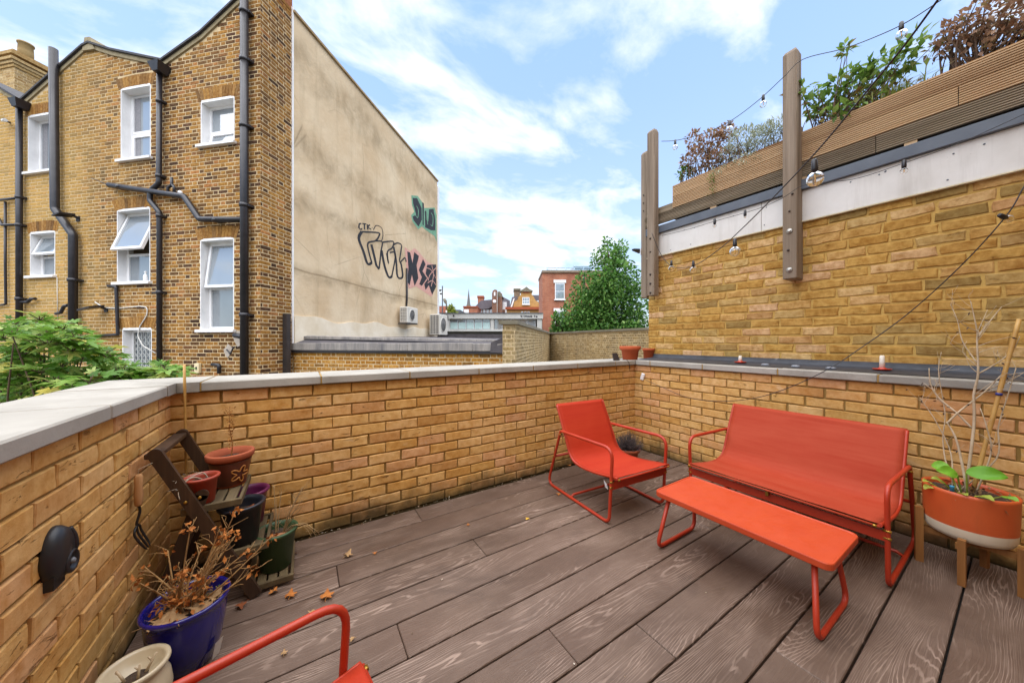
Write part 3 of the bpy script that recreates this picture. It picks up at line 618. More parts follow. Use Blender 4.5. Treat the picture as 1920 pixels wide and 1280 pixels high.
# valley hoppers
for (x, y, s) in ((299, 128, 1.0), (37, 195, .9)):
    c = HF.fy(x, y, -.12)
    MB().hexa([(c[0] - .07, -.2, c[1] - .1), (c[0] + .07, -.2, c[1] - .1), (c[0] + .07, -.02, c[1] - .1), (c[0] - .07, -.02, c[1] - .1), (c[0] - .14 * s, -.24, c[1] + .07), (c[0] + .14 * s, -.24, c[1] + .07), (c[0] + .14 * s, -.01, c[1] + .07), (c[0] - .14 * s, -.01, c[1] + .07)]).build('rainwater_hopper', M_black, house)
# patch of grey cement around the soil pipe branch
for k, (x, y, r) in enumerate(((447, 632, .13), (428, 657, .10))):
    c = HF.fy(x, y, -.008); g = random.Random(k); n = 11
    pl = [(c[0] + math.cos(i * 2 * math.pi / n) * r * g.uniform(.7, 1.2), c[1] + math.sin(i * 2 * math.pi / n) * r * g.uniform(.8, 1.5)) for i in range(n)]
    MB().prism(pl, lambda p: (p[0], -.011, p[1]), lambda p: (p[0], .002, p[1])).build('cement_patch', simple('grey_cement', 'b5aa9c', '9d9184', .9, 12, .4, vec='pos'), house)
pipe([(425, 655), (432, 664), (437, 652), (440, 650)], .014, .05, 'outside_tap', fil=.02)
c = HF.fy(371, 690, -.03); MB().cbox((c[0] - .06, -.06, c[1] - .10), (c[0] + .06, -.004, c[1] + .10), .008).build('cream_vent_box', simple('cream_plastic', 'dccba3', 'cdbb92', .5, 6, 0), house)
MB().box((c[0] - .02, -.064, c[1] - .03), (c[0] + .02, -.059, c[1] + .03)).build('vent_mark', M_black, house)
c = HF.fy(336, 362, -.03); MB().lathe([(.055, 0), (.055, .03), (.03, .05), (.0, .05)], 12, (c[0], -.002, c[1]), Matrix.Rotation(R(90), 4, 'X')).build('white_vent', M_pvc, house)
# ---- lamps on the front
def flood(px, py, label, wdt):
    c = HF.fy(px, py, -.10); p = HF.o + HF.ex * c[0] - HF.ey * .004
    o = thing('flood_lamp', label, 'lamp', (p.x, p.y, c[1]), HA)
    MB().hexa([(-wdt, -.34, -.05), (wdt * .3, -.30, .02), (wdt * .3, -.06, .06), (-wdt * .8, -.06, .02), (-wdt, -.34, -.015), (wdt * .3, -.30, .05), (wdt * .3, -.06, .10), (-wdt * .8, -.06, .06)]).build('lamp_housing', M_black, o)
    MB().beam((0, -.08, .05), (0, 0, .02), .04, .04).box((-.05, -.015, -.05), (.05, 0, .06)).build('bracket', M_black, o)
flood(188, 580, 'black flood lamp tilted out from the brick front, right of the thick lower pipe', .2)
flood(135, 408, 'small black lamp above the small open window on the brick front', .10)
c = HF.fy(5, 226, -.15); p = HF.o + HF.ex * c[0]
o = thing('security_camera', 'white cylindrical camera on the brick front at the far left edge', 'camera', (p.x, p.y, c[1]), HA)
MB().tube([(-.1, -.10, .04), (.16, -.18, -.03)], .035, 12).build('camera_body', M_gloss, o); MB().tube([(-.1, 0, .06), (-.1, -.10, .04)], .02, 8).build('mount', M_black, o)
# ---- chimney stack behind the left valley
CFY = 1.6; cl = HF.fy(27, 120, CFY); ch = thing('chimney_stack', 'pale brick chimney stack with corbelled head and three pots', 'chimney', tuple(HF.o + HF.ex * cl[0] + HF.ey * CFY), HA)
zt = HF.fy(27, 108, CFY)[1]; L = 2.6
M_pale = brick_mat('pale_stock_brick', [(0, 'a8895a'), (.3, 'c7ab78'), (.6, 'b79a68'), (.85, 'd3bd92'), (1, '8f7550')], 'c9b79a', 0, None, .95, .5)
st = MB().box((-1.9, 0, zt - 4), (0, L, zt)).build('stack', M_stockm, ch)
for k, (ov, z0, z1) in enumerate(((.03, -.50, -.42), (.06, -.41, -.33), (.10, -.32, -.24), (.10, -.16, -.09), (.05, -.08, 0))):
    MB().box((-1.9 - ov, -ov, zt + z0 + .22), (ov, L + ov, zt + z1 + .22)).build('corbel_course', M_pale, ch)
Mc1 = face_matrix((-1.9, 0, zt - 2.2), (1, 0, 0), (0, -1, 0)); lay_bricks(st, Mc1, 0, 1.9, 0, 1.9, M_pale, 'pale', bond='flemish', proud=.004, jit=.003, cham=.004, seed=41, cap=0, j=.0125)
Mc2 = face_matrix((0, 0, zt - 2.2), (0, 1, 0), (1, 0, 0)); lay_bricks(st, Mc2, 0, L, 0, 1.9, M_pale, 'pale', bond='flemish', proud=.004, jit=.003, cham=.004, seed=42, cap=0, j=.0125)
MB().hexa([(-1.95, -.05, zt + .22), (.05, -.05, zt + .22), (.05, L + .05, zt + .22), (-1.95, L + .05, zt + .22), (-1.6, .3, zt + .34), (-.3, .3, zt + .34), (-.3, L - .3, zt + .34), (-1.6, L - .3, zt + .34)]).build('flaunching', M_verge, ch)
for (y, hh, c1, c2) in ((.35, .55, 'a48a5c', '8d7449'), (1.1, .48, 'c08a3e', 'a87632'), (1.95, .42, 'a8603f', '8d4c30')):
    MB().lathe([(.15, 0), (.155, hh * .5), (.145, hh - .05), (.17, hh - .04), (.17, hh), (.12, hh), (.11, hh - .2)], 20, (-.32, y, zt + .22)).build('chimney_pot', simple('clay_pot_%d' % int(hh * 100), c1, c2, .85, 6, .2, vec='pos'), ch)
# ---- spray bottle standing in the open window
x0, x1, z0, z1, *_ = wl['e']; p = HF.o + HF.ex * (x0 + (x1 - x0) * .72) + HF.ey * .075
o = tag(MB().lathe([(.035, 0), (.037, .10), (.03, .14), (.014, .16), (.014, .19), (.022, .195), (.022, .22), (.0, .225)], 14).build('spray_bottle', M_pvc, None, loc=(p.x, p.y, z0 + .019)), 'small white bottle standing inside the half-open lower window', 'bottle')
# ------------------------------------------------------------------ graffiti painted on the flank (flat paint, laid 4 mm proud of the render)
M_paintk = simple('black_spray_paint', '17161a', '2b292c', .7, 14, 0, vec='pos'); M_paintg = simple('green_spray_paint', '5f8f6c', '7ba588', .7, 8, 0, vec='pos'); M_paintp = simple('pink_spray_paint', 'c9917f', 'd6a596', .7, 8, 0, vec='pos')
def flat(pts, off): return [(lambda q: Vector((off, q[0], q[1])))(HF.fx(x, y, off)) for x, y in pts]
def strokes(name, lines, wpx, off, mat, parent):
    b = MB()
    for ln in lines:
        w = wpx
        if isinstance(ln, tuple): w, ln = ln
        q = flat(spline([Vector((x, y, 0)) for x, y in ln], 4) and [(v.x, v.y) for v in spline([Vector((x, y, 0)) for x, y in ln], 4)], off)
        q0 = [HF.fx(x, y, off) for x, y in ln]; dd = Vector((off, *q0[0])); wid = 1.35 * w / FPX * ((HF.o + HF.ey * q0[0][0]) - Vector((0, 0, 0))).dot(FW) / 2
        L, Rr = [], []
        for i in range(len(q)):
            t = (q[min(i + 1, len(q) - 1)] - q[max(i - 1, 0)]); t.x = 0
            if t.length < 1e-6: t = Vector((0, 1, 0))
            t.normalize(); nn = Vector((0, -t.z * 1.9, t.y)) * wid; L.append(q[i] + nn); Rr.append(q[i] - nn)
        n = len(q); b.add(L + Rr, [(i, i + 1, n + i + 1, n + i) for i in range(n - 1)])
    return b.build(name, mat, parent)
def blob(name, polys, off, mat, parent):
    b = MB()
    for p in polys: b.add(flat(p, off), [tuple(range(len(p)))])
    return b.build(name, mat, parent)
Z = lambda s, ox, oy, pts: [(ox + x * s, oy + y * s) for x, y in pts]
z4 = lambda pts: Z(200 / 914, 640, 340, pts)
gr = strokes('graffiti_lettering', [
    z4([(172, 362), (155, 366), (152, 395), (165, 412), (178, 405)]), z4([(180, 362), (215, 366)]), z4([(198, 364), (199, 412)]), z4([(224, 368), (226, 414)]), z4([(245, 372), (228, 392), (255, 410)]),
    (1.8, z4([(143, 393), (147, 396)])), (1.8, z4([(262, 396), (266, 399)])),
    (2.0, z4([(175, 432), (315, 440), (325, 462), (295, 508), (228, 530), (240, 620), (262, 698)])), (3.2, z4([(175, 432), (150, 490), (190, 600), (225, 705), (262, 696)])),
    (1.0, z4([(275, 415), (300, 378), (345, 400), (357, 460), (345, 512)])), (1.8, z4([(290, 510), (350, 520), (340, 600), (325, 745)])), (3.0, z4([(258, 540), (285, 650), (300, 715), (325, 752)])),
    (1.8, z4([(352, 522), (445, 515), (435, 570), (395, 605), (405, 705), (388, 615)])), (1.8, z4([(415, 610), (462, 612), (455, 700), (432, 815)])), (3.0, z4([(345, 590), (370, 720), (405, 818), (436, 812)])),
    (1.8, z4([(445, 545), (480, 528), (515, 545), (512, 590), (500, 690), (545, 655), (555, 690)])), (2.6, z4([(448, 560), (470, 680), (482, 815), (525, 818), (515, 720), (505, 690)]))], 1.5, .0245, M_paintk, house)
blob('graffiti_glow', [z4([(600, 120), (655, 125), (690, 175), (712, 230), (800, 225), (817, 290), (817, 520), (800, 470), (715, 410), (690, 385), (660, 412), (610, 345), (598, 290), (625, 260), (605, 200)])], .0235, M_paintg, house)
blob('graffiti_fill', [z4([(612, 142), (650, 145), (688, 230), (690, 330), (662, 388), (620, 335), (612, 300), (640, 290), (632, 250), (615, 190)]), z4([(694, 178), (708, 190), (706, 380), (696, 370)]),
     z4([(716, 255), (728, 250), (730, 330), (745, 345), (752, 240), (790, 236), (806, 330), (806, 420), (770, 420), (718, 395)])], .0255, M_paintk, house)
strokes('graffiti_line', [(1.0, z4([(645, 210), (660, 250), (655, 310), (635, 290)])), (1.0, z4([(768, 270), (785, 300), (782, 380), (765, 370)])), (1.0, z4([(735, 300), (740, 370)]))], 1, .0275, M_paintg, house)
blob('graffiti_glow', [z4([(542, 560), (590, 598), (628, 572), (660, 600), (705, 655), (740, 690), (815, 720), (817, 880), (775, 990), (715, 950), (640, 900), (580, 920), (560, 850), (555, 700)])], .0235, M_paintp, house)
blob('graffiti_fill', [z4([(565, 600), (590, 610), (610, 700), (625, 605), (665, 640), (645, 720), (660, 830), (628, 895), (605, 800), (585, 890), (566, 860), (575, 740)]),
     z4([(700, 665), (722, 710), (695, 770), (735, 830), (690, 895), (668, 880), (690, 820), (664, 760)]), z4([(735, 715), (812, 712), (814, 900), (778, 972), (750, 890), (722, 930), (710, 880), (745, 830), (722, 790)])], .0255, M_paintk, house)
strokes('graffiti_line', [(1.0, z4([(730, 740), (770, 760), (810, 830)])), (1.0, z4([(812, 740), (760, 800), (745, 850)])), (1.0, z4([(740, 870), (780, 850), (812, 890)])), (1.0, z4([(775, 720), (790, 800), (770, 900)])), (.9, z4([(700, 770), (720, 795)]))], 1, .0275, M_paintp, house)
pts = [(763, 503), (763, 560), (762, 576)]
MB().tube([(.06, *HF.fx(x, y, .06)) for x, y in pts], .035, 8).build('refrigerant_pipe', M_black, house)
# ------------------------------------------------------------------ air conditioning units
M_ac = simple('ivory_enamel', 'd6d0c4', 'c8c2b6', .5, 4, .03, vec='pos'); M_acg = simple('grey_grille', '6d6b68', '5a5855', .6, 12, .05)
def ac_unit(label, y, x0, z0, W, Dp, Hh, group):
    p = HF.o + HF.ey * y + HF.ex * x0; o = thing('air_conditioner', label, 'air conditioner', (p.x, p.y, z0), HA, group)
    MB().cbox((0, 0, 0), (Dp, W, Hh), .02).build('casing', M_ac, o)
    b = MB(); b.box((.03, -.003, .04), (Dp - .03, .002, Hh - .05)); s = b.build('coil_panel', M_acg, o)
    b = MB()
    for i in range(9): b.box((.02, -.012, .05 + i * (Hh - .1) / 9), (Dp - .02, -.004, .05 + i * (Hh - .1) / 9 + .018))
    for i in range(4): b.box((.03 + i * (Dp - .09) / 3, -.014, .04), (.045 + i * (Dp - .09) / 3, -.003, Hh - .04))
    stuff(b.build('side_grille', M_ac, o))
    MB().lathe([(Hh * .36, 0), (Hh * .36, .012), (Hh * .33, .02), (Hh * .33, .004), (0, .004)], 28, (Dp + .001, W * .42, Hh * .5), Matrix.Rotation(R(90), 4, 'Y')).build('fan_ring', M_ac, o)
    b = MB()
    for i in range(12):
        a = i * math.pi / 6; b.beam((Dp + .012, W * .42, Hh * .5), (Dp + .012, W * .42 + math.cos(a) * Hh * .33, Hh * .5 + math.sin(a) * Hh * .33), .012, .006, (1, 0, 0))
    b.lathe([(Hh * .33, 0), (Hh * .33, .003), (0, .003)], 24, (Dp + .004, W * .42, Hh * .5), Matrix.Rotation(R(90), 4, 'Y')).build('fan_grille', M_acg, o)
    return o
q = HF.fx(748, 606, .1); zb = HF.fx(748, 606, .1)[1]
a1 = ac_unit('ivory air conditioner bracketed on the rendered wall under a black pipe', q[0], .12, zb + .02, .78, .30, .56, 'air conditioners by the rendered wall')
for yy in (.08, .64): MB().box((-.095, yy, -.04), (.34, yy + .035, -.002)).build('bracket', M_acg, a1)
q2 = HF.fx(806, 628, .22); a2 = ac_unit('larger ivory air conditioner standing on the lead roof at the end of the flank', q2[0], .2, q2[1] + .005, .84, .46, .86, 'air conditioners by the rendered wall')
# ------------------------------------------------------------------ low side building with a lead-edged roof
xr = HF.fy(950, 650, YR - .05)[0]; ext = thing('side_extension', 'low brick extension with grey lead-edged felt roof below the rendered wall', 'building', tuple(HF.o), HA)
YX = YR - .06; zl = HF.fy(700, 657, YX)[1]; zh = HF.fy(700, 644, YX)[1]
ew = MB().box((.03, YX + .05, GZ), (xr, YX + .3, zl - .03)).build('wall', M_stockm, ext)
Me = face_matrix((.03, YX + .05, zl - .9), (1, 0, 0), (0, -1, 0))
M_ybrick = brick_mat('ochre_brick', [(0, 'b08138'), (.3, 'c1903f'), (.6, 'a67a3a'), (.85, 'cda056'), (1, '8b6b3c')], 'c2a06a', 0, None, .95, .4)
lay_bricks(ew, Me, 0, xr - .03, 0, .83, M_ybrick, 'ochre', h=.064, j=.0125, L=.222, bond='flemish', proud=.004, jit=.003, cham=.004, seed=51, near=lambda u, v: -v)
M_felt = simple('mineral_felt', '5a5557', '454144', .85, 4, .4, 30, .01, 'pos')
def lead2():
    t = NT('streaked_lead_edge'); p = t.pos
    c = t.mix(t.ramp(t.noise(t.map(p, (7, 7, .6)), 1, 6, .7), [(.3, 0), (.7, 1)]), '5f5c5d', 'a49c92')
    c = t.mix(t.ramp(t.noise(t.map(p, (14, 14, 1)), 1, 4, .7), [(.55, 0), (.75, .8)]), c, '39363a')
    return t.out(c, .6, t.bump(t.noise(p, 14, 5, .6), .4, .01))
M_lead2 = lead2(); n = 7
for i in range(n):
    a = .02 + (xr - .02) * i / n; c = .02 + (xr - .02) * (i + 1) / n
    MB().cbox((a + .004, YX - .012 - (i % 2) * .006, zl), (c + .02 - .012, YX + .05, zh + .008 + (i % 3) * .004), .008).build('lead_edge_sheet', M_lead2, ext)
MB().box((.02, YX - .006, zl - .05), (xr, YX + .046, zl - .004)).build('gutter_board', M_black, ext)
MB().add([(.021, YX + .05, zh), (xr, YX + .05, zh - .01), (xr, YX + 1.2, zh + .03), (.021, YX + .55, zh + .15), (xr, YEND + .6, zh + .1), (.021, YEND + .6, zh + .24)], [(0, 1, 2, 3), (3, 2, 4, 5)]).build('felt_roof', M_felt, ext)
MB().hexa([(.022, YX + .30, zh + .10), (xr * .93, YX + .9, zh + .04), (xr * .93, YX + 1.0, zh + .04), (.022, YX + .40, zh + .12), (.022, YX + .30, zh + .16), (xr * .93, YX + .9, zh + .075), (xr * .93, YX + 1.0, zh + .085), (.022, YX + .40, zh + .18)]).build('roof_kerb', M_lead2, ext)
MB().beam((.08, YEND, zh + .27), (xr, YEND - 1.8, zh + .21), .12, .16).build('back_kerb', M_felt, ext)
MB().hexa([(xr - .32, YX - .02, zl - .02), (xr + .06, YX - .03, zl - .04), (xr + .08, YX + .7, zl + .1), (xr - .2, YX + .6, zl + .1), (xr - .30, YX - .02, zh + .03), (xr + .03, YX, zh + .16), (xr + .05, YX + .6, zh + .17), (xr - .15, YX + .5, zh + .06)]).build('folded_felt_corner', M_felt, ext)
c = HF.fy(537, 600, YX - .15); MB().box((c[0] - .05, YX - .2, GZ), (c[0] + .06, YX - .1, HF.fy(537, 588, YX - .15)[1])).build('timber_post', simple('tarred_timber', '3a302b', '2a2320', .8, 8, .3, 40, .006, 'pos'), ext)
# ------------------------------------------------------------------ old boundary wall: a run beside the extension and a run behind the coping
def old_grime(t, base):
    s = t.n('ShaderNodeSeparateXYZ'); t.put(t.pos, s.inputs[0])
    st = t.noise(t.map(t.pos, (3, 3, .5)), 1, 5, .7); return t.mix(t.math('MULTIPLY', t.ramp(st, [(.42, 0), (.68, 1)]), .5), base, '6a6250')
M_old = brick_mat('old_grey_stock_brick', [(0, '9a8660'), (.25, 'b8a276'), (.5, 'a58e60'), (.75, 'cbb88e'), (1, '857250')], 'b5a78a', 0, old_grime, .95, .4)
M_oldcap = simple('weathered_stone_cap', '7f7868', '69624f', .95, 4, .4, 30, .01, 'pos')
W0 = HF.loc(dep(966, 638, 6.1)); WX = W0.x; ZW = 1.56
y0 = W0.y; y1 = HF.fx(1031, 638, WX)[0]
bw = thing('boundary_wall', 'old grey brick boundary wall with stone cap beyond the coping pots', 'wall', tuple(HF.o), HA)
MB().box((WX - .24, y0, GZ), (WX, y1 + .3, ZW)).build('wall_core', M_stockm, bw)
Mw = face_matrix((WX, y0, .3), (0, 1, 0), (1, 0, 0)); lay_bricks(bw, Mw, 0, y1 - y0, 0, ZW - .3, M_old, 'old', bond='flemish', h=.064, j=.0125, proud=.003, jit=.003, cham=.004, seed=61, cap=160, near=lambda u, v: u - v)
Mw = face_matrix((WX - .24, y0, .3), (1, 0, 0), (0, -1, 0)); lay_bricks(bw, Mw, 0, .24, 0, ZW - .3, M_old, 'old', bond='flemish', h=.064, j=.0125, proud=.003, jit=.003, cham=.004, seed=62, cap=60)
MB().box((WX - .30, y0 - .05, ZW), (WX + .05, y1 + .35, ZW + .07)).build('stone_cap', M_oldcap, bw)
P1 = Vector((WX, y1 + .02, 0)); P2 = HF.loc(dep(1240, 638, 9.0)); P2.z = 0
d = (P2 - P1).normalized(); nrm = Vector((d.y, -d.x, 0))
MB().hexa([(P1 + nrm * 0 + Vector((0, 0, GZ))), P2 + Vector((0, 0, GZ)), P2 - nrm * .24 + Vector((0, 0, GZ)), P1 - nrm * .24 + Vector((0, 0, GZ)), P1 + Vector((0, 0, ZW)), P2 + Vector((0, 0, ZW)), P2 - nrm * .24 + Vector((0, 0, ZW)), P1 - nrm * .24 + Vector((0, 0, ZW))]).build('wall_core', M_stockm, bw)
Mw = face_matrix(P1 + Vector((0, 0, .3)), d, nrm); lay_bricks(bw, Mw, 0, (P2 - P1).length, 0, ZW - .3, M_old, 'old', bond='flemish', h=.064, j=.0125, proud=.003, jit=.003, cham=.004, seed=63, cap=80, near=lambda u, v: -v)
MB().beam(P1 - nrm * .12 + Vector((0, 0, ZW + .036)), P2 - nrm * .12 + Vector((0, 0, ZW + .036)), .34, .07).build('stone_cap', M_oldcap, bw)
# ------------------------------------------------------------------ roof planter of ribbed deck boards above the tall wall
def wood_mat(name, a, b, c, axis, sc=1.0, dark='3f342a', rough=.85):
    t = NT(name); q = t.pos; s = [70, 70, 70]; s[axis] = 2.4; s = [v * sc for v in s]
    r = t.rnd(); ad = t.n('ShaderNodeVectorMath', operation='ADD'); t.put(q, ad.inputs[0]); cm = t.n('ShaderNodeCombineXYZ'); t.put(t.math('MULTIPLY', r, 9.0), cm.inputs[axis]); t.put(cm.outputs[0], ad.inputs[1])
    g = t.noise(t.map(ad.outputs[0], s), 1, 4, .6, .3); big = t.noise(t.map(ad.outputs[0], [v * .16 for v in s]), 1, 4, .6)
    cc = t.mix(t.ramp(g, [(.3, 0), (.7, 1)]), C4(a), C4(b)); cc = t.mix(t.ramp(big, [(.38, 0), (.68, .8)]), cc, C4(c))
    kn = t.noise(t.map(ad.outputs[0], [v * .09 for v in s]), 1, 2, .5); cc = t.mix(t.ramp(kn, [(.66, 0), (.72, .75)]), cc, C4(dark)); ckk = t.noise(t.map(ad.outputs[0], [v * .7 for v in s], (3, 1, 7)), 1, 3, .6); cc = t.mix(t.ramp(ckk, [(.68, 0), (.72, .7)]), cc, C4(dark))
    cc = t.mix(t.math('MULTIPLY', r, .22), cc, C4(c))
    return t.out(cc, rough, t.bump(g, .35, .003), Specular_IOR_Level=.3)
M_plank = wood_mat('honey_softwood', 'c3a078', 'd8bc96', 'a98a68', 1, 1, '7d5330'); M_plankg = wood_mat('silvered_softwood', '8a7a63', 'a89882', '6f624f', 1, 1, '4a3f31')
M_post = wood_mat('weathered_post', '887766', 'a69684', '695948', 2, 1, '3a2e24')
planter = thing('roof_planter', 'long ribbed softwood planter box on top of the tall brick wall', 'planter', (0, 0, 0))
def ribbed(z0, z1, y0, y1, xf, th, mat):
    n = 8; h = (z1 - z0) / n; pr = [(xf + th, z0), (xf + .004, z0)]
    for i in range(n):
        a = z0 + i * h; pr += [(xf + .013, a + .001), (xf, a + h * .12), (xf, a + h * .60), (xf + .013, a + h * .72)]
    pr += [(xf + .006, z1), (xf + th, z1)]
    return MB().prism(pr, lambda p: (p[0], y0, p[1]), lambda p: (p[0], y1, p[1]))
PX = XT - .035; ZB = ZG1 + .03
for (a, c) in ((2.60, .62), (.615, -1.6), (-1.606, -4.0)): ribbed(ZB, ZB + .126, c, a, PX + .006, .028, M_plankg).build('ribbed_board', M_plankg, planter)
for z in (ZB + .130, ZB + .259):
    for (a, c) in ((2.225, .25 if z < 2.9 else 1.1), (.246 if z < 2.9 else 1.096, -2.0), (-2.004, -4.0)): ribbed(z, z + .126, c, a, PX, .028, M_plank).build('ribbed_board', M_plank, planter)
ZP = ZB + .385
for z in (ZB, ZB + .13, ZB + .259): MB().box((PX + .03, 2.19, z), (PX + .46, 2.222, z + .124)).build('end_board', M_plank, planter)
MB().box((PX + .46, -4, ZB), (PX + .49, 2.222, ZP)).build('back_board', M_plankg, planter)
MB().box((PX + .031, -3.99, ZB), (PX + .459, 2.189, ZP - .05)).build('soil', simple('potting_soil', '2b211a', '3b2e24', .98, 30, .8, 80, .01), planter)
for y in (1.75, 1.02, .42, -.1, -.7): MB().box((PX + .012, y, ZG1 + .001), (PX + .2, y + .06, ZB - .001)).build('spacer_block', M_plank, planter)
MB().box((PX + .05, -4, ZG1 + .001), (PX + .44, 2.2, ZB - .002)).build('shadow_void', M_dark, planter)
MB().box((PX + .02, 2.226, ZB + .128), (PX + .06, 2.58, ZB + .20)).build('end_rail', M_plankg, planter)
# posts bolted to the wall
M_bolt = simple('zinc_bolt', 'b9b6ae', '8f8c85', .4, 30, .1, Metallic=.6); M_boltd = simple('rusty_bolt', '4a3a30', '2f2621', .6, 30, .1)
def post(label, x0, x1, y0, y1, z0, z1, bolts, cap=.03):
    o = thing('timber_post', label, 'post', ((x0 + x1) / 2, (y0 + y1) / 2, z0), 0, 'timber posts on the tall wall'); a, c = (x1 - x0) / 2, (y1 - y0) / 2; h = z1 - z0
    b = MB(); b.cbox((-a, -c, 0), (a, c, h - cap), .006); b.build('shaft', M_post, o)
    MB().hexa([(-a + .003, -c + .003, h - cap - .004), (a - .003, -c + .003, h - cap - .004), (a - .003, c - .003, h - cap - .004), (-a + .003, c - .003, h - cap - .004), (-a + .02, -c + .012, h - .005), (a - .02, -c + .012, h), (a - .02, c - .012, h), (-a + .02, c - .012, h - .008)]).build('weathered_top', M_post, o)
    for (by, bz, r) in bolts:
        MB().lathe([(r, 0), (r, .004), (r * .75, .006), (r * .5, .006), (r * .5, .014), (0, .014)], 14, (-a - .001, by, bz - z0), Matrix.Rotation(R(-90), 4, 'Y')).build('bolt', M_bolt if r > .013 else M_boltd, o)
    return o
pm = post('thick weathered post bolted mid-way along the tall wall, its foot ending above the bench', XT - .165, XT - .055, 1.045, 1.142, 1.785, 3.745, [(.0, 2.19, .021), (.008, 2.03, .010), (.0, 1.86, .021), (.0, 2.36, .008), (-.02, 2.5, .009)])
MB().cbox((-.0 + .0555, -.044, .0), (.1085, .044, 1.32), .004).build('packer', M_post, pm)
post('weathered post at the corner end of the tall wall, beside the white fascia', XT - .155, XT - .058, 2.382, 2.476, 1.795, 3.79, [(.0, 2.05, .013), (.0, 1.94, .013), (.0, 1.83, .013), (.0, 2.32, .010), (0, 2.48, .012)])
post('shorter post set behind the corner post, holding the cross rail', XT - .02, XT + .075, 2.575, 2.66, 1.80, 3.66, [(0, 2.9, .008), (0, 3.0, .008), (.0, 3.1, .008)])
c = onx(1211, 466, XT - .02)
o = thing('wall_spotlight', 'small black spotlight sticking out sideways from the corner posts', 'lamp', (XT - .02, 2.672, c.z)); MB().hexa([(-.09, .0, -.01), (.01, .0, -.035), (.01, .03, -.035), (-.09, .05, -.01), (-.10, .01, .008), (.01, 0, .02), (.01, .03, .02), (-.10, .05, .008)]).build('lamp_head', M_black, o); MB().box((.0, -.012, -.06), (.04, .0, .02)).build('bracket', M_pvc, o)
# ------------------------------------------------------------------ foliage helpers
def leaf_mat(name, ramp, trans=.35, rough=.55):
    t = NT(name); c = t.ramp(t.rnd(), ramp); c = t.mix(t.math('MULTIPLY', t.noise(t.pos, 25, 3, .5), .35), c, t.mix(1, c, (.55, .6, .45), 'MULTIPLY'))
    t.out(c, rough, None, Specular_IOR_Level=.35)
    tr = t.n('ShaderNodeBsdfTranslucent'); t.put(c, tr.inputs[0]); mx = t.n('ShaderNodeMixShader'); mx.inputs[0].default_value = trans
    ou = [n for n in t.t.nodes if n.type == 'OUTPUT_MATERIAL'][0]; t.t.links.new(t.b.outputs[0], mx.inputs[1]); t.t.links.new(tr.outputs[0], mx.inputs[2]); t.t.links.new(mx.outputs[0], ou.inputs[0]); return t.m
def leaf(b, p, d, up, L, W, fold=.25):
    d = Vector(d).normalized(); s = d.cross(Vector(up))
    if s.length < 1e-4: s = d.orthogonal()
    s.normalize(); n = s.cross(d); p = Vector(p)
    b.add([p, p + d * L * .45 + s * W / 2 - n * W * fold * -.5, p + d * L - n * L * .12, p + d * L * .45 - s * W / 2 - n * W * fold * -.5, p + d * L * .5], [(0, 1, 4), (1, 2, 4), (0, 4, 3), (3, 4, 2)])
def rvec(g):
    while True:
        v = Vector((g.uniform(-1, 1), g.uniform(-1, 1), g.uniform(-1, 1)))
        if .05 < v.length < 1: return v
def shrub(name, label, cat, base, blobs, L, W, mats, seed, stems=30, sr=.004, group=None, droop=.0, stemm=None, upb=.3):
    """blobs: (centre, (rx, ry, rz), leaves)"""
    g = random.Random(seed); o = thing(name, label, cat, base, 0, group); base = Vector(base); fb = MB(); sb = MB(); allp = []
    for (c, r, n) in blobs:
        c = Vector(c) - base
        for i in range(n):
            v = rvec(g); v = v * (v.length ** -.35) if v.length > .3 else v; p = c + Vector((v.x * r[0], v.y * r[1], v.z * r[2])); allp.append(p)
            d = rvec(g).normalized() + v.normalized() * .7 + Vector((0, 0, upb - droop)); k = g.uniform(.6, 1.25); leaf(fb, p, d, Vector((0, 0, 1)) + rvec(g) * .6, L * k, W * k)
    for i in range(stems):
        p = g.choice(allp); q = Vector((g.uniform(-.12, .12), g.uniform(-.12, .12), 0)) + Vector((p.x, p.y, 0)) * .45; m = q.lerp(p, .55) + rvec(g) * .04; m.z += .03
        sb.tube(spline([q, m, p], 3), [sr * (1.6 - 1.2 * k / 6) for k in range(7)], 5)
    sb.build('stem', stemm or M_twig, o); stuff(fb.build('foliage', mats, o)); return o
M_twig = simple('brown_twig', '6a5240', '4e3b2d', .9, 20, .3)
def at(px, py, X=3.84): return onx(px, py, X)
M_lrust = leaf_mat('rust_leaf', [(0, '8a6650'), (.3, 'a57f66'), (.6, 'ba987c'), (.8, '745a4a'), (.92, '98895a'), (1, 'c4a88c')], .25)
M_lsilver = leaf_mat('silver_leaf', [(0, '8d9478'), (.35, 'aeb59c'), (.7, 'c9ccba'), (.9, '7b8360'), (1, 'dcded2')], .25)
M_lgreen = leaf_mat('shrub_green_leaf', [(0, '4b6a2c'), (.35, '648338'), (.7, '7d9a4a'), (.9, '93a65a'), (1, '8a6a3c')], .4)
M_lgrass = leaf_mat('grass_blade', [(0, '7d8a3c'), (.5, '98a052'), (1, 'b5b070')], .4)
shrub('rust_shrub', 'rust brown shrub at the far end of the roof planter, beside the silver one', 'shrub', (3.84, 1.95, ZP - .06),
      [(at(1305, 300), (.14, .17, .14), 500), (at(1335, 265), (.13, .13, .12), 330), (at(1300, 262), (.08, .08, .09), 120), (at(1362, 245), (.08, .08, .08), 120), (at(1350, 300), (.15, .16, .1), 300)], .045, .022, M_lrust, 1, 34)
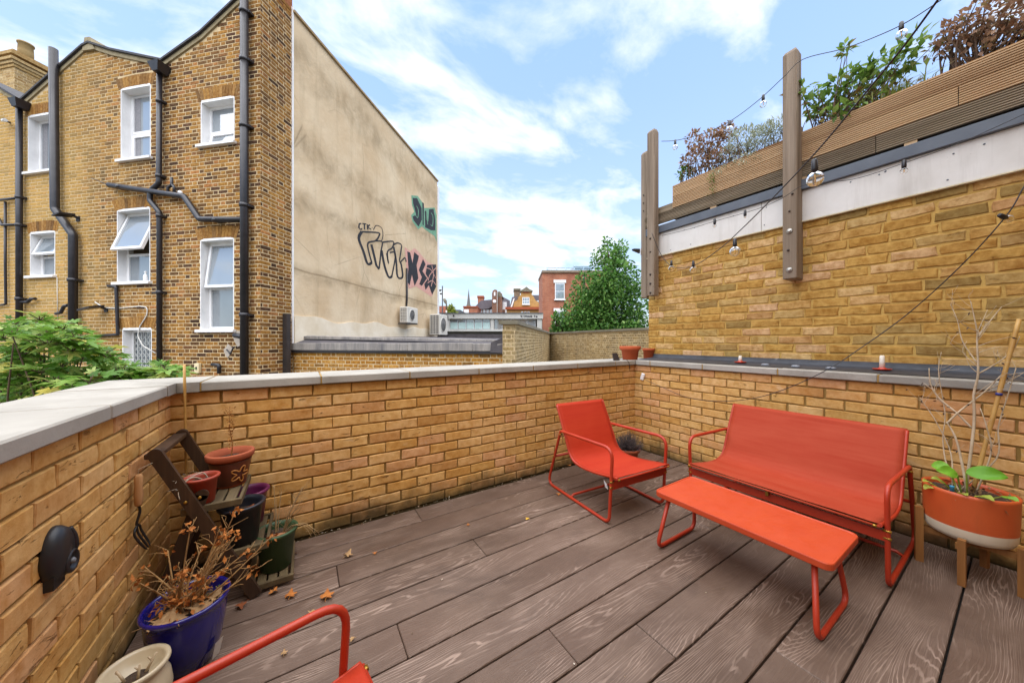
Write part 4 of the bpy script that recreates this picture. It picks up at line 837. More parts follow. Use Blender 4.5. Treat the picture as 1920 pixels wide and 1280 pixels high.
shrub('silver_shrub', 'silver leaved bushy shrub in the roof planter, next to the thick post', 'shrub', (3.84, 1.45, ZP - .06),
      [(at(1395, 265), (.14, .16, .13), 700), (at(1430, 262), (.13, .15, .14), 700), (at(1375, 290), (.13, .13, .08), 350), (at(1455, 245), (.1, .1, .12), 300), (at(1395, 300, 3.6), (.05, .12, .05), 90), (at(1345, 322, 3.6), (.04, .08, .05), 50)], .042, .010, M_lsilver, 2, 40, .003, upb=.8)
shrub('green_bush', 'tiny green leafy tuft at the far end corner of the roof planter', 'plant', (3.78, 2.16, ZP - .06), [(at(1283, 325, 3.76), (.06, .07, .05), 60)], .06, .03, M_lgreen, 3, 8)
shrub('leafy_shrub', 'loose leafy green shrub with bare twigs, right of the thick post', 'shrub', (3.84, .95, ZP - .06),
      [(at(1545, 195), (.10, .12, .10), 90), (at(1580, 165), (.12, .14, .12), 130), (at(1630, 150), (.12, .14, .12), 130), (at(1670, 120), (.10, .12, .10), 90), (at(1715, 100), (.07, .09, .09), 36), (at(1585, 95), (.03, .03, .06), 22), (at(1520, 175), (.05, .06, .08), 30), (at(1620, 205), (.15, .2, .08), 120), (at(1725, 70), (.03, .04, .06), 10), (at(1500, 175, 3.62), (.06, .08, .06), 26), (at(1560, 215, 3.6), (.04, .1, .06), 24)], .075, .034, M_lgreen, 4, 70, .0035)
shrub('dry_bush', 'dry brownish twiggy growth low behind the leafy shrub in the planter', 'shrub', (3.88, .75, ZP - .06), [(at(1600, 200, 3.9), (.14, .26, .09), 260), (at(1660, 190, 3.9), (.14, .2, .08), 160)], .035, .016, M_lrust, 5, 60, .003)
shrub('copper_tree', 'copper leaved small tree at the upper right corner above the planter', 'tree', (3.9, .22, ZP - .06),
      [(at(1800, 70), (.12, .12, .10), 170), (at(1840, 40), (.14, .14, .14), 230), (at(1890, 20), (.16, .14, .16), 260), (at(1900, 70), (.14, .12, .12), 170), (at(1770, 90), (.07, .08, .06), 80), (at(1860, 95), (.16, .16, .07), 180), (at(1960, 20), (.2, .2, .25), 500), (at(1780, 55), (.04, .05, .05), 40)], .042, .022, M_lrust, 6, 80, .005)
g = random.Random(9); gt = thing('grass_tuft', 'clump of arching grass in the roof planter before the copper tree', 'grass', (3.84, .58, ZP - .06)); fb = MB()
for i in range(260):
    a = g.uniform(0, 6.28); r = g.uniform(.02, .12); h = g.uniform(.12, .3); q = Vector((g.gauss(0, .05), g.gauss(0, .09), 0)); sp = Vector((math.cos(a), math.sin(a) * 1.5, 0)) * r
    w = Vector((-math.sin(a), math.cos(a), 0)) * .0035; m = q + sp * .4 + Vector((0, 0, h * .75)); e_ = q + sp * 1.3 + Vector((0, 0, h * g.uniform(.7, 1)))
    fb.add([q - w, q + w, m + w * .8, m - w * .8, e_], [(0, 1, 2, 3), (3, 2, 4)])
stuff(fb.build('grass', M_lgrass, gt))
fb = MB(); g = random.Random(4)
wd = thing('hanging_weed', 'small dry weed hanging down the front of the planter boards', 'plant', (PX - .012, 1.77, ZP - .06))
for i in range(40): leaf(fb, (g.gauss(-.004, .006), g.gauss(0, .02), -g.uniform(0, .22)), (g.uniform(-.4, 0), g.gauss(0, .6), g.uniform(-1, .3)), (0, 0, 1), .03, .012)
fb.build('foliage', M_lgreen, wd)
# ------------------------------------------------------------------ festoon lights
def bulb_glass():
    t = NT('clear_bulb_glass'); t.out((.95, .95, .95), .02, None, Transmission_Weight=1.0, IOR=1.17); return t.m
M_bulb = bulb_glass(); M_fil = simple('amber_filament', 'd8a24a', 'c99038', .4, 5, 0)
def festoon(label, ctrl, bulbs, r=.0035, sub=8, sag=True):
    pts = spline([dep(*c) for c in ctrl], sub); o = thing('festoon_lights', label, 'string lights', tuple(pts[0]), 0, 'festoon light strings'); b0 = Vector(pts[0])
    MB().tube([p - b0 for p in pts], r, 6).build('cable', M_black, o)
    for (x, y, t, rr, ax) in bulbs:
        c = dep(x, y, t) - b0; ax = Vector(ax).normalized(); Mt = Vector((0, 0, -1)).rotation_difference(ax).to_matrix().to_4x4()
        s = MB().lathe([(.005, .012), (.0105, .006), (.0125, -.03), (.0115, -.045), (.0, -.045)], 12, c, Mt).build('bulb', M_black, o)
        MB().lathe([(.012, -.044)] + [(rr * math.sin(a), -.044 - rr * .82 - rr * math.cos(a)) for a in [R(q) for q in range(150, -1, -15)]][::1] if False else [(.011, -.045)] + [(rr * math.sin(R(q)), -.045 - rr + rr * math.cos(R(q))) for q in range(25, 181, 14)] + [(.0005, -.045 - 2 * rr)], 16, c, Mt).build('glass', M_bulb, s)
        MB().tube([c + Mt @ Vector((0, 0, -.05)), c + Mt @ Vector((.004, 0, -.05 - rr * .9)), c + Mt @ Vector((-.002, 0, -.05 - rr * 1.3))], .003, 5).build('filament', M_fil, s)
dn = (0, 0, -1)
festoon('festoon string drooping from the corner post to overhead, across the thick post', [(1222, 437, 3.75), (1240, 478, 3.7), (1262, 500, 3.55), (1300, 498, 3.1), (1345, 470, 2.6), (1390, 430, 2.2), (1460, 360, 1.75), (1535, 280, 1.42), (1620, 178, 1.15), (1700, 80, .98), (1780, -30, .85)],
        [(1259, 490, 3.55, .031, dn), (1300, 491, 3.1, .031, dn), (1378, 450, 2.25, .033, dn), (1527, 303, 1.45, .031, (.1, 0, -1))], .0032)
festoon('upper festoon string along the post tops against the sky', [(1240, 265, 3.7), (1270, 263, 3.6), (1320, 250, 3.4), (1368, 228, 3.15), (1420, 190, 2.95), (1468, 146, 2.74), (1505, 112, 2.66), (1580, 92, 2.45), (1640, 70, 2.25), (1700, 42, 2.1), (1765, 0, 1.95), (1800, -25, 1.9)],
        [(1266, 264, 3.6, .027, dn), (1368, 228, 3.15, .027, dn), (1431, 180, 2.92, .028, dn), (1690, 44, 2.12, .028, dn)], .0032)
festoon('thin string of small lamps lying along the white fascia', [(1241, 442, 3.78), (1290, 430, 3.5), (1340, 415, 3.25), (1420, 392, 3.0), (1466, 372, 2.78), (1512, 346, 2.62), (1600, 336, 2.45), (1695, 306, 2.27), (1800, 268, 2.1), (1925, 212, 1.93)],
        [(1340, 412, 3.24, .016, dn), (1397, 396, 3.04, .010, dn), (1695, 303, 2.26, .02, dn)], .0022)
festoon('string light cable crossing the tall wall down to the coping corner', [(1960, 285, 1.72), (1920, 350, 1.76), (1885, 407, 1.8), (1800, 500, 1.95), (1700, 590, 2.15), (1610, 655, 2.3), (1556, 690, 2.35), (1490, 722, 2.5), (1420, 745, 2.7), (1350, 752, 3.0), (1290, 745, 3.25), (1240, 725, 3.5), (1210, 712, 3.65)],
        [(1876, 404, 1.8, .022, (.9, -.3, -.2))], .0028)
c = onx(1205, 706, XR - .018)
tag(MB().cbox((-.012, -.022, -.04), (.008, .022, .04), .006).build('cable_plug', M_pvc, None, loc=tuple(c), rot=(.3, 0, 0)), 'small white plug on the parapet brick just below the coping corner', 'plug')
# ------------------------------------------------------------------ small things on the coping
M_terra = simple('terracotta', 'b8562e', 'a5491f', .8, 5, .12, 60, .002, 'obj'); M_terrad = simple('worn_terracotta', 'a45330', '8d4326', .85, 7, .2, 50, .003, 'obj')
M_soil = simple('dry_soil', '3a2c22', '52402f', .98, 40, .9, 90, .012)
def pot_mesh(rb, rt, h, rim, lip=.012, th=.008):
    return MB().lathe([(rb * .92, 0), (rb, .004), (rb + (rt - rb) * (1 - rim / h) - .004, h - rim), (rt + lip - .006, h - rim + .002), (rt + lip - .002, h - rim + .008), (rt + lip, h - .004), (rt + lip - .003, h), (rt + lip - th - .006, h), (rt - th - .006, h - rim), (rb - th, .03), (0, .03)], 36)
def pot(label, c, rb, rt, h, rim, mat, lip=.012, soil=.7, name='plant_pot', cat='pot', tilt=(0, 0, 0), smat=None):
    o = thing(name, label, cat, c); o.rotation_euler = tilt
    pot_mesh(rb, rt, h, rim, lip).build('body', mat, o)
    rs = rb + (rt - rb) * soil - .011
    g = random.Random(int(rt * 1e4)); b = MB(); n = 18
    b.add([(0, 0, h * soil + .008)] + [(rs * math.cos(i * 6.2832 / n), rs * math.sin(i * 6.2832 / n), h * soil + g.uniform(-.008, .004)) for i in range(n)] + [(rs * .5 * math.cos(i * 6.2832 / n), rs * .5 * math.sin(i * 6.2832 / n), h * soil + g.uniform(-.006, .014)) for i in range(n)],
          [(0, 1 + n + i, 1 + n + (i + 1) % n) for i in range(n)] + [(1 + n + i, 1 + i, 1 + (i + 1) % n, 1 + n + (i + 1) % n) for i in range(n)])
    b.build('soil', smat or M_soil, o); return o
p = ony(1184, 671, 2.56); pot('wide terracotta pot on the coping corner', (p.x, 2.58, CT), .085, .112, .16, .045, M_terra, .012, .8)
p = ony(1217, 674, 2.52); pot('small orange pot on the coping, right of the wide one', (p.x + .02, 2.54, CT), .058, .07, .13, .03, M_terra, .006, .8)
p = ony(1157, 671, 2.50)
o = thing('solar_panel', 'small black tilted solar panel on the coping beside the wide pot', 'solar panel', (p.x, 2.53, CT)); MB().hexa([(-.05, -.03, .004), (.05, -.03, .004), (.06, .0, .004), (-.03, .0, .004), (-.03, .015, .085), (.055, .015, .085), (.06, .025, .085), (-.02, .025, .085)]).build('panel', M_black, o); MB().beam((.03, .02, .05), (.045, .06, .002), .01, .01).build('stand', M_black, o)
MB().tube(spline([(.05, -.0, .03), (.09, -.03, .01), (.12, -.075, .003), (.14, -.09, -.05), (.15, -.085, -.09)], 5), .0025, 6).build('lead', M_black, o)
M_wax = simple('ivory_wax', 'eadfd0', 'd8cbb8', .5, 12, .3, 40, .004); M_redd = simple('red_enamel_dish', 'c2402c', 'b0351f', .4, 6, 0)
for (x, y, h, lab) in ((1388, 679, .068, 'short ivory candle stub in a red dish, nearer the coping corner pots'), (1654, 694, .105, 'taller ivory candle in a red dish on the lead, above the bench')):
    p = onx(x, y, 3.50); o = thing('candle', lab, 'candle', (3.50, p.y, CT + .017), 0, 'candles on the coping')
    MB().lathe([(.035, 0), (.047, .006), (.05, .011), (.046, .011), (.02, .004), (.02, .018), (.0, .018)], 24).build('dish', M_redd, o)
    b = MB().lathe([(.0145, .012), (.014, h * .6), (.0125, h - .004), (.009, h), (0, h - .002)], 14); b.tube([(.013, -.004, .02), (.0145, -.006, h * .5), (.012, -.004, h)], .004, 5); b.build('wax', M_wax, o); MB().tube([(0, 0, h - .004), (.001, 0, h + .008)], .001, 4).build('wick', M_black, o)
M_lug = simple('grey_lead_lug', '8f9299', '70747c', .5, 14, .1)
for (x, y, w) in ((1435, 681, 'nearest the short candle'), (1492, 684, 'in the middle of three'), (1558, 688, 'next to the crossing cable')):
    p = onx(x, y, 3.44); o = thing('lead_dab', 'small pale sealed dab on the lead flashing, ' + w, 'fixing', (3.44, p.y, CT + .011), 0, 'dabs on the lead')
    MB().lathe([(.026, 0), (.025, .008), (.016, .014), (0, .016)], 12, M=Matrix.Diagonal((.8, 1.25, 1, 1))).build('dab', M_lug, o)
# ------------------------------------------------------------------ red sling furniture
def enamel(name, a, b, rough=.38):
    t = NT(name); p = t.pos; c = t.mix(t.ramp(t.noise(p, 6, 5, .6), [(.3, 0), (.7, 1)]), C4(a), C4(b))
    c = t.mix(t.math('MULTIPLY', t.ramp(t.noise(p, 45, 4, .65), [(.62, 0), (.72, 1)]), .25), c, '7d2a16')
    return t.out(c, t.ramp(t.noise(p, 18, 4), [(.3, rough), (.7, rough + .15)]), t.bump(t.noise(p, 90, 3), .05, .001))
M_frame = enamel('red_powder_coat', 'a22b12', 'ae3416'); M_ttop = enamel('orange_red_enamel_top', 'b43c16', 'ba441d', .42)
def sling(name, a, b):
    t = NT(name); p = t.obj; u = t.math
    s = t.n('ShaderNodeSeparateXYZ'); t.put(p, s.inputs[0])
    wv = u('MULTIPLY', u('ADD', u('SINE', u('MULTIPLY', s.outputs[0], 3600.0)), u('SINE', u('MULTIPLY', u('ADD', s.outputs[1], s.outputs[2]), 3600.0))), .5)
    c = t.mix(t.ramp(t.noise(t.map(p, (2.2, 9, 9)), 1, 5, .6), [(.35, 0), (.7, 1)]), C4(a), C4(b))
    c = t.mix(u('MULTIPLY', t.ramp(t.noise(t.map(p, (1.5, 60, 60)), 1, 3, .6), [(.45, 0), (.65, 1)]), .5), c, C4(b))
    return t.out(c, .72, t.bump(wv, .15, .001, t.bump(t.noise(t.map(p, (1.2, 6, 6)), 1, 3, .5), .25, .01)), Specular_IOR_Level=.25)
M_sling = sling('red_sling_mesh', 'a5280d', 'ac3214'); M_slingb = sling('faded_red_sling_mesh', '9e3419', 'a8442a')
M_brass = simple('brass_bolt', 'b58a3a', '8d6a2a', .35, 20, 0, Metallic=.8); M_strap = simple('dark_piping', '3a1a12', '2a120d', .7, 20, 0)
PROF = spline([(0, .632, .705), (0, .560, .56), (0, .500, .435), (0, .462, .352), (0, .405, .300), (0, .30, .284), (0, .15, .296), (0, .02, .318), (0, -.058, .330)], 5)
def seat(name, label, cat, loc, rz, W, fab, braces=0, tagged=False):
    o = thing(name, label, cat, loc, rz)
    for sx in (0, W):
        loop = fillet([(sx, .552, .508), (sx, -.028, .527), (sx, .004, .0115), (sx, .735, .0115)], [.025, .075, .055, .06], True, 6)
        MB().tube(loop, .0112, 10, True).build('side_frame', M_frame, o)
    i = .028
    sb = MB()
    for sx in (i - .009, W - i + .009): sb.tube([p + Vector((sx, 0, .002)) for p in PROF], .0095, 8)
    stuff(sb.build('sling_rail', M_frame, o)); nx = 14 if W < .8 else 26; b = MB(); vs = []; m = len(PROF)
    for k, p in enumerate(PROF):
        tt = (PROF[min(k + 1, m - 1)] - PROF[max(k - 1, 0)]).normalized(); nn = Vector((0, -tt.z, tt.y))
        if nn.z < 0 and abs(nn.y) < abs(nn.z): nn = -nn
        for j in range(nx + 1):
            u = j / nx; sg = math.sin(math.pi * u) ** .6 * (.010 if 2 < k < m - 3 else .003)
            sg += .0018 * math.sin(u * 19 + k * .35) * math.sin(k * .22)
            vs.append(p + Vector((i - .006 + (W - 2 * i + .012) * u, 0, .009)) + Vector((0, -abs(tt.z), -abs(tt.y))) * -sg * -1)
    b.add(vs, [(k * (nx + 1) + j, k * (nx + 1) + j + 1, (k + 1) * (nx + 1) + j + 1, (k + 1) * (nx + 1) + j) for k in range(m - 1) for j in range(nx)], True)
    f = b.build('sling_seat', fab, o); sm = f.modifiers.new('thickness', 'SOLIDIFY'); sm.thickness = .004; sm.offset = -1
    MB().tube([(i - .01, -.062, .326), (W - i + .01, -.062, .326)], .0065, 8).build('front_roll', fab, f)
    MB().tube([(i - .01, .634, .71), (W - i + .01, .634, .71)], .008, 8).build('top_roll', fab, f)
    MB().cbox((.004, -.022, .245), (W - .004, -.012, .296), .002).build('front_apron', M_frame, o)
    MB().tube([(0, .64, .272), (W, .64, .272)], .0105, 8).build('rear_rail', M_frame, o)
    MB().tube([(0, .42, .0115), (0 + .03, .42, .03), (W - .03, .42, .03), (W, .42, .0115)], .0095, 8).build('cross_rail', M_frame, o)
    for sx in (0, W):
        ax = Matrix.Rotation(R(90), 4, 'Y')
        for (y, z) in ((-.02, .30), (-.017, .262), (.548, .48), (.64, .272)):
            MB().lathe([(.005, -.015), (.007, -.014), (.007, .014), (.005, .015)], 8, (sx, y, z), ax).build('bolt', M_brass, o)
        MB().lathe([(.006, -.014), (.0075, -.012), (.0075, .0)], 10, (sx + (.028 if sx == 0 else -.028), -.066, .326), ax).build('end_cap', M_brass, o)
    for q in range(braces):
        x = W * (q + 1) / (braces + 1); MB().cbox((x - .008, -.05, .285), (x + .008, -.006, .312), .002).build('brace', M_brass, o)
    if tagged: MB().add([(.016, .045, .262), (.014, .072, .282), (.03, .072, .225), (.034, .048, .215)], [(0, 1, 2, 3)]).build('care_tag', M_pvc, o)
    return o
seat('armchair', 'red sling armchair standing in the corner of the two parapets', 'armchair', (1.763, 1.534, 0), R(-4.1), .555, M_sling, 0, True)
seat('bench', 'red two-seat sling bench along the right parapet', 'bench', (2.50, 1.382, 0), R(-90), 1.0, M_slingb, 1)
seat('armchair', 'red armchair at the bottom edge, only its arm and seat corner showing', 'armchair', (.170, .487, 0), R(99.5), .555, M_sling)
# coffee table
tb = thing('coffee_table', 'long low orange red metal table in front of the bench', 'table', (2.03, .835, 0))
def rrect(a, c, r, n=6):
    out = []
    for (sx, sy, q) in ((1, 1, 0), (-1, 1, 90), (-1, -1, 180), (1, -1, 270)):
        for k in range(n + 1):
            t = R(q + 90 * k / n); out.append((sx * (a - r) + r * math.cos(t), sy * (c - r) + r * math.sin(t)))
    return out
A, Cc = .205, .405; o1 = rrect(A, Cc, .035); n = len(o1); b = MB(); sc = lambda k: [(x * (1 - k / A), y * (1 - k / Cc)) for x, y in o1]
rings = [[(x, y, .305) for x, y in sc(.004)], [(x, y, .309) for x, y in o1], [(x, y, .333) for x, y in o1], [(x, y, .337) for x, y in sc(.002)], [(x, y, .337) for x, y in sc(.007)], [(x, y, .3335) for x, y in sc(.010)]]
vs = sum(rings, []); b.add(vs, [(i * n + k, i * n + (k + 1) % n, (i + 1) * n + (k + 1) % n, (i + 1) * n + k) for i in range(5) for k in range(n)] + [tuple(range(n))[::-1], tuple(range(5 * n, 6 * n))])
b.build('table_top', M_ttop, tb)
for sy in (-1, 1):
    y = sy * .365; MB().tube(fillet([(-.155, y - sy * .03, .308), (-.235, y, .0115), (.180, y, .0115), (.115, y - sy * .03, .308)], .05), .0112, 10).build('leg_frame', M_frame, tb)
# ------------------------------------------------------------------ big planter on its wooden stand beside the bench
M_wstand = wood_mat('oiled_acacia', '8a5a2c', 'a3713c', '704520', 2, 1, '4a2c14', .6)
def two_tone():
    t = NT('orange_glaze_white_foot'); s = t.n('ShaderNodeSeparateXYZ'); t.put(t.obj, s.inputs[0]); n = t.noise(t.obj, 7, 5, .6)
    f = t.ramp(s.outputs[2], [(.0, 0), (.5, 1)], 'CONSTANT'); r = [x for x in t.t.nodes if x.type == 'VALTORGB'][-1].color_ramp.elements; r[1].position = .074
    c = t.mix(f, t.mix(n, 'd8c6ab', 'bfae93'), t.mix(n, 'b4481f', 'c25a28')); st = t.ramp(t.noise(t.map(t.obj, (14, 14, 2)), 1, 5, .7), [(.55, 0), (.75, 1)])
    c = t.mix(t.math('MULTIPLY', st, .22), c, '7d4a2a'); return t.out(c, .45, t.bump(n, .1, .003))
SP = Vector((3.035, .175, 0)); pt = thing('stand_planter', 'round orange and white planter on a wooden four-legged stand beside the bench', 'planter', (SP.x, SP.y, .205))
RP = .158
MB().lathe([(.04, 0), (.115, .002), (.140, .014), (.150, .035), (RP - .005, .075), (RP - .003, .12), (RP, .24), (RP + .002, .255), (RP - .008, .257), (RP - .014, .24), (RP - .014, .2), (0, .2)], 44).build('body', two_tone(), pt)
g = random.Random(2); b = MB(); n = 26; rs = RP - .015
b.add([(0, 0, .232)] + [(rs * math.cos(i * 6.2832 / n), rs * math.sin(i * 6.2832 / n), .226 + g.uniform(-.006, .006)) for i in range(n)], [(0, 1 + i, 1 + (i + 1) % n) for i in range(n)]); b.build('soil', M_soil, pt)
sd = thing('plant_stand', 'small wooden stand with four splayed legs under the orange planter', 'plant stand', (SP.x, SP.y, 0))
for k, (lx, ly) in enumerate(((2.985, .325), (2.865, .185), (2.985, .03), (3.19, .135))):
    v = Vector((lx - SP.x, ly - SP.y, 0)); q = v.normalized() * .172
    MB().beam((q.x, q.y, 0), (q.x, q.y, .31 if k in (0, 3) else .235), .026, .03, v).build('leg', M_wstand, sd)
b1 = MB().beam((.15, -.02, .185), (-.15, .02, .185), .026, .03); b1.build('cross_bar', M_wstand, sd); MB().beam((-.03, -.15, .187), (-.03, .15, .187), .026, .03).build('cross_bar', M_wstand, sd)
# dry stems, cane and the young leaves in it
M_dry = simple('bleached_dry_stem', 'c8b496', 'a08a6c', .9, 14, .3, vec='obj'); M_cane = simple('bamboo_cane', 'c49a55', 'a87c3c', .5, 9, .1, vec='obj')
TOPZ = .43
def stemtree(b, pts, r, g, twigs=6, tl=.12, r2=.35):
    q = spline(pts, 5); b.tube(q, [r * 1.18 * (1 - .62 * k / len(q)) for k in range(len(q))], 6)
    for _ in range(twigs):
        k = g.randrange(len(q) // 4, len(q)); p = q[k]; d = (q[k] - q[k - 1]).normalized() + rvec(g) * 1.1; d.z = abs(d.z) * .7; d.normalize(); L = tl * g.uniform(.4, 1.2)
        m = p + d * L * .5 + rvec(g) * L * .12; e2 = p + d * L + rvec(g) * L * .2; b.tube(spline([p, m, e2], 3), [r * r2 * (1 - .1 * i) for i in range(7)], 5)
        if g.random() < .5: b.tube(spline([m, m + (d + rvec(g) * .9).normalized() * L * .4, m + (d + rvec(g) * .7).normalized() * L * .65], 2), r * r2 * .55, 4)
dp = thing('dead_plant', 'tall bleached leafless stems growing from the orange planter', 'plant', (SP.x, SP.y, TOPZ)); g = random.Random(12); b = MB()
def sp(px, py, dx): v = onx(px, py, SP.x + dx); return v - Vector((SP.x, SP.y, TOPZ))
stemtree(b, [(-.02, .0, 0), sp(1795, 830, .0), sp(1775, 790, .02)], .0055, g, 1, .1)
stemtree(b, [sp(1777, 792, .02), sp(1800, 770, .04), sp(1845, 735, .08), sp(1880, 700, .12)], .004, g, 5, .14)
stemtree(b, [(0, .01, 0), sp(1826, 800, .05), sp(1826, 740, .06), sp(1834, 700, .06), sp(1832, 640, .06), sp(1834, 620, .06)], .0058, g, 10, .16)
stemtree(b, [sp(1834, 632, .06), sp(1850, 610, .09), sp(1878, 575, .13)], .003, g, 3, .08); stemtree(b, [sp(1834, 632, .06), sp(1828, 600, .06), sp(1820, 565, .04)], .003, g, 4, .08)
stemtree(b, [sp(1822, 802, .05), sp(1795, 775, .05), sp(1760, 745, .06), sp(1745, 720, .07), sp(1742, 690, .07)], .0042, g, 7, .12)
stemtree(b, [(.02, -.02, 0), sp(1858, 850, .04), sp(1850, 800, .03), sp(1838, 765, .05)], .0035, g, 5, .1)
stemtree(b, [(-.03, .05, 0), sp(1783, 850, .03), sp(1755, 790, .05), sp(1735, 760, .06), sp(1725, 745, .06)], .0028, g, 7, .1)
stemtree(b, [sp(1850, 730, .1), sp(1890, 715, .13), sp(1925, 695, .15)], .003, g, 4, .1); stemtree(b, [sp(1835, 700, .08), sp(1870, 680, .1), sp(1900, 655, .13), sp(1912, 630, .13)], .003, g, 6, .1)
stemtree(b, [(.03, .03, 0), sp(1868, 860, .06), sp(1872, 800, .09), sp(1890, 740, .11), sp(1905, 690, .13)], .0034, g, 8, .12)
stemtree(b, [(-.05, .02, 0), sp(1775, 870, .02), sp(1768, 820, .05), sp(1772, 775, .07), sp(1760, 700, .1), sp(1765, 660, .1)], .003, g, 9, .12)
stemtree(b, [sp(1832, 680, .06), sp(1805, 640, .08), sp(1795, 600, .09), sp(1782, 570, .1)], .0026, g, 6, .09)
stuff(b.build('stem', M_dry, dp)); fb = MB()
for _ in range(60):
    v = fb; q = Vector(b.v[g.randrange(len(b.v))]);
    if q.z > .1: leaf(fb, q, rvec(g) + Vector((0, 0, -.7)), rvec(g), g.uniform(.012, .028), .008)
stuff(fb.build('withered_leaves', simple('withered_leaf', '5d4632', '3f2f22', .9, 20, .2), dp))
cn = thing('bamboo_cane', 'bamboo cane with blue tie leaning out of the orange planter', 'cane', (SP.x + .03, SP.y - .01, TOPZ)); c0 = Vector((SP.x + .03, SP.y - .01, TOPZ)); c1 = onx(1911, 598, SP.x + .13) - c0
b = MB(); b.tube([c1 * (k / 14) + Vector((0, 0, -.0)) for k in range(15)], [.0085 + (.0012 if k % 3 == 0 else 0) for k in range(15)], 10); b.build('cane', M_cane, cn)
MB().tube([c1 * .57, c1 * .585], .0115, 10).build('tie', simple('blue_tape', '2a2f7d', '20245f', .5, 5, 0), cn)
M_yl = leaf_mat('young_green_leaf', [(0, '6fae2e'), (.5, '86c23a'), (1, '9ccc4a')], .4, .4); M_yl2 = leaf_mat('yellowing_leaf', [(0, 'a8b44a'), (.5, 'c8c85a'), (1, '7d9a3a')], .35)
def broad(b, p, d, up, L, W, cup=.15, n=7):
    d = Vector(d).normalized(); s = d.cross(Vector(up)).normalized(); nn = s.cross(d); vs = []; m = 10
    for i in range(m + 1):
        t = i / m; w = W * math.sin(math.pi * min(1, t * .96 + .03)) ** .6 * (1 - .25 * t); c = Vector(p) + d * L * t + nn * (math.sin(t * 2.6) * L * cup)
        for j in (-1, -.5, 0, .5, 1): vs.append(c + s * w * j + nn * (abs(j) * w * .3 + .004 * math.sin(7 * t + 3 * j)))
    b.add(vs, [(i * 5 + j, i * 5 + j + 1, (i + 1) * 5 + j + 1, (i + 1) * 5 + j) for i in range(m) for j in range(4)], True)
yp = thing('young_plant', 'young bright green broad-leaved plant in the orange planter', 'plant', (SP.x, SP.y, TOPZ))
toc = Vector((-.8, -.25, 0))
for k, (px, py, dx, dirv, L, W, mt) in enumerate(((1795, 890, -.05, (-.3, .55, .1), .085, .035, M_yl), (1782, 880, -.04, (.2, .9, .0), .07, .035, M_yl), (1812, 885, -.05, (.2, -1, .05), .13, .042, M_yl), (1752, 912, -.1, (-.4, .5, -.3), .05, .02, M_yl2), (1745, 905, -.1, (-.5, .5, .1), .04, .018, M_yl2), (1830, 930, -.12, (-.5, -.6, .05), .075, .025, M_yl2), (1800, 928, -.12, (-.6, -.3, .2), .06, .02, M_yl2), (1880, 930, -.02, (-.4, -.8, -.2), .055, .022, M_yl), (1770, 905, -.06, (-.2, .8, .2), .05, .022, M_yl2))):
    p = sp(px, py, dx); b = MB(); broad(b, p, dirv, (-.75, -.25, .6) if k < 3 else (-.3, -.1, 1), L * .95, W * 1.0); b.build('leaf', mt, yp)
    MB().tube(spline([(p.x * .6, p.y * .6, .0), (p.x * .85, p.y * .85, p.z * .6), p], 4), .0035, 6).build('stalk', M_yl2, yp)
g = random.Random(77); fb = MB()
for i in range(90): a = g.uniform(0, 6.28); r = g.uniform(.02, .15); leaf(fb, (r * math.cos(a), r * math.sin(a), g.uniform(.0, .025)), rvec(g) + Vector((0, 0, .1)), (0, 0, 1), g.uniform(.02, .045), .012)
stuff(fb.build('leaf_litter', simple('brown_litter', '5a4029', '8d6a42', .9, 15, .2), yp))
p = sp(1785, 918, -.13); MB().lathe([(.008, -.02), (.008, .015), (.009, .016), (.009, .022), (0, .022)], 10, p).build('blue_plug', simple('blue_plastic', '2a86a8', '2478a0', .4, 5, 0), yp)
# ------------------------------------------------------------------ ladder plant stand in the near corner
M_lad = wood_mat('dark_stained_ladder', '3f2d1f', '573f2b', '2f2118', 2, .8, '1c130d', .6); M_slat = wood_mat('worn_grey_slat', '5f5039', '776647', '483b27', 1, .8, '362c1e', .8)
YN, YFR = 2.035, 2.405; ld = thing('ladder_shelf', 'dark wooden folding ladder shelf with three slatted tiers in the parapet corner', 'shelf', (-.35, 2.22, 0)); LO = Vector((-.35, 2.22, 0))
def lv(x, y, z): return Vector((x, y, z)) - LO
for y in (YN, YFR):
    t = lv(-.545, y, .765); bt = lv(-.198, y, .0)
    MB().beam(bt + Vector((0, 0, .012)), t, .02, .048, (0, 1, 0) and Vector((1, 0, .45))).lathe([(.0245, -.0105), (.0245, .0105)], 18, t, Matrix.Rotation(R(90), 4, 'X')).build('front_rail', M_lad, ld)
    MB().beam(lv(-.565, y + .022, .008), lv(-.40, y + .022, .545), .018, .05, Vector((1, 0, -.3))).lathe([(.025, -.009), (.025, .009)], 16, lv(-.40, y + .022, .545), Matrix.Rotation(R(90), 4, 'X')).build('rear_leg', M_lad, ld)
    for (x, z) in ((-.447, .535), (-.40, .545), (-.35, .30)): MB().lathe([(.007, 0), (.007, .004), (.004, .006), (0, .006)], 10, lv(x, y - .011, z), Matrix.Rotation(R(90), 4, 'X')).build('screw', M_brass, ld)
MB().cbox(tuple(lv(-.578, YN - .01, .748)), tuple(lv(-.525, YFR + .01, .772)), .004).build('top_bar', M_lad, ld)
TIER = ((-.47, -.255, .492), (-.385, -.150, .245), (-.245, -.045, .045))
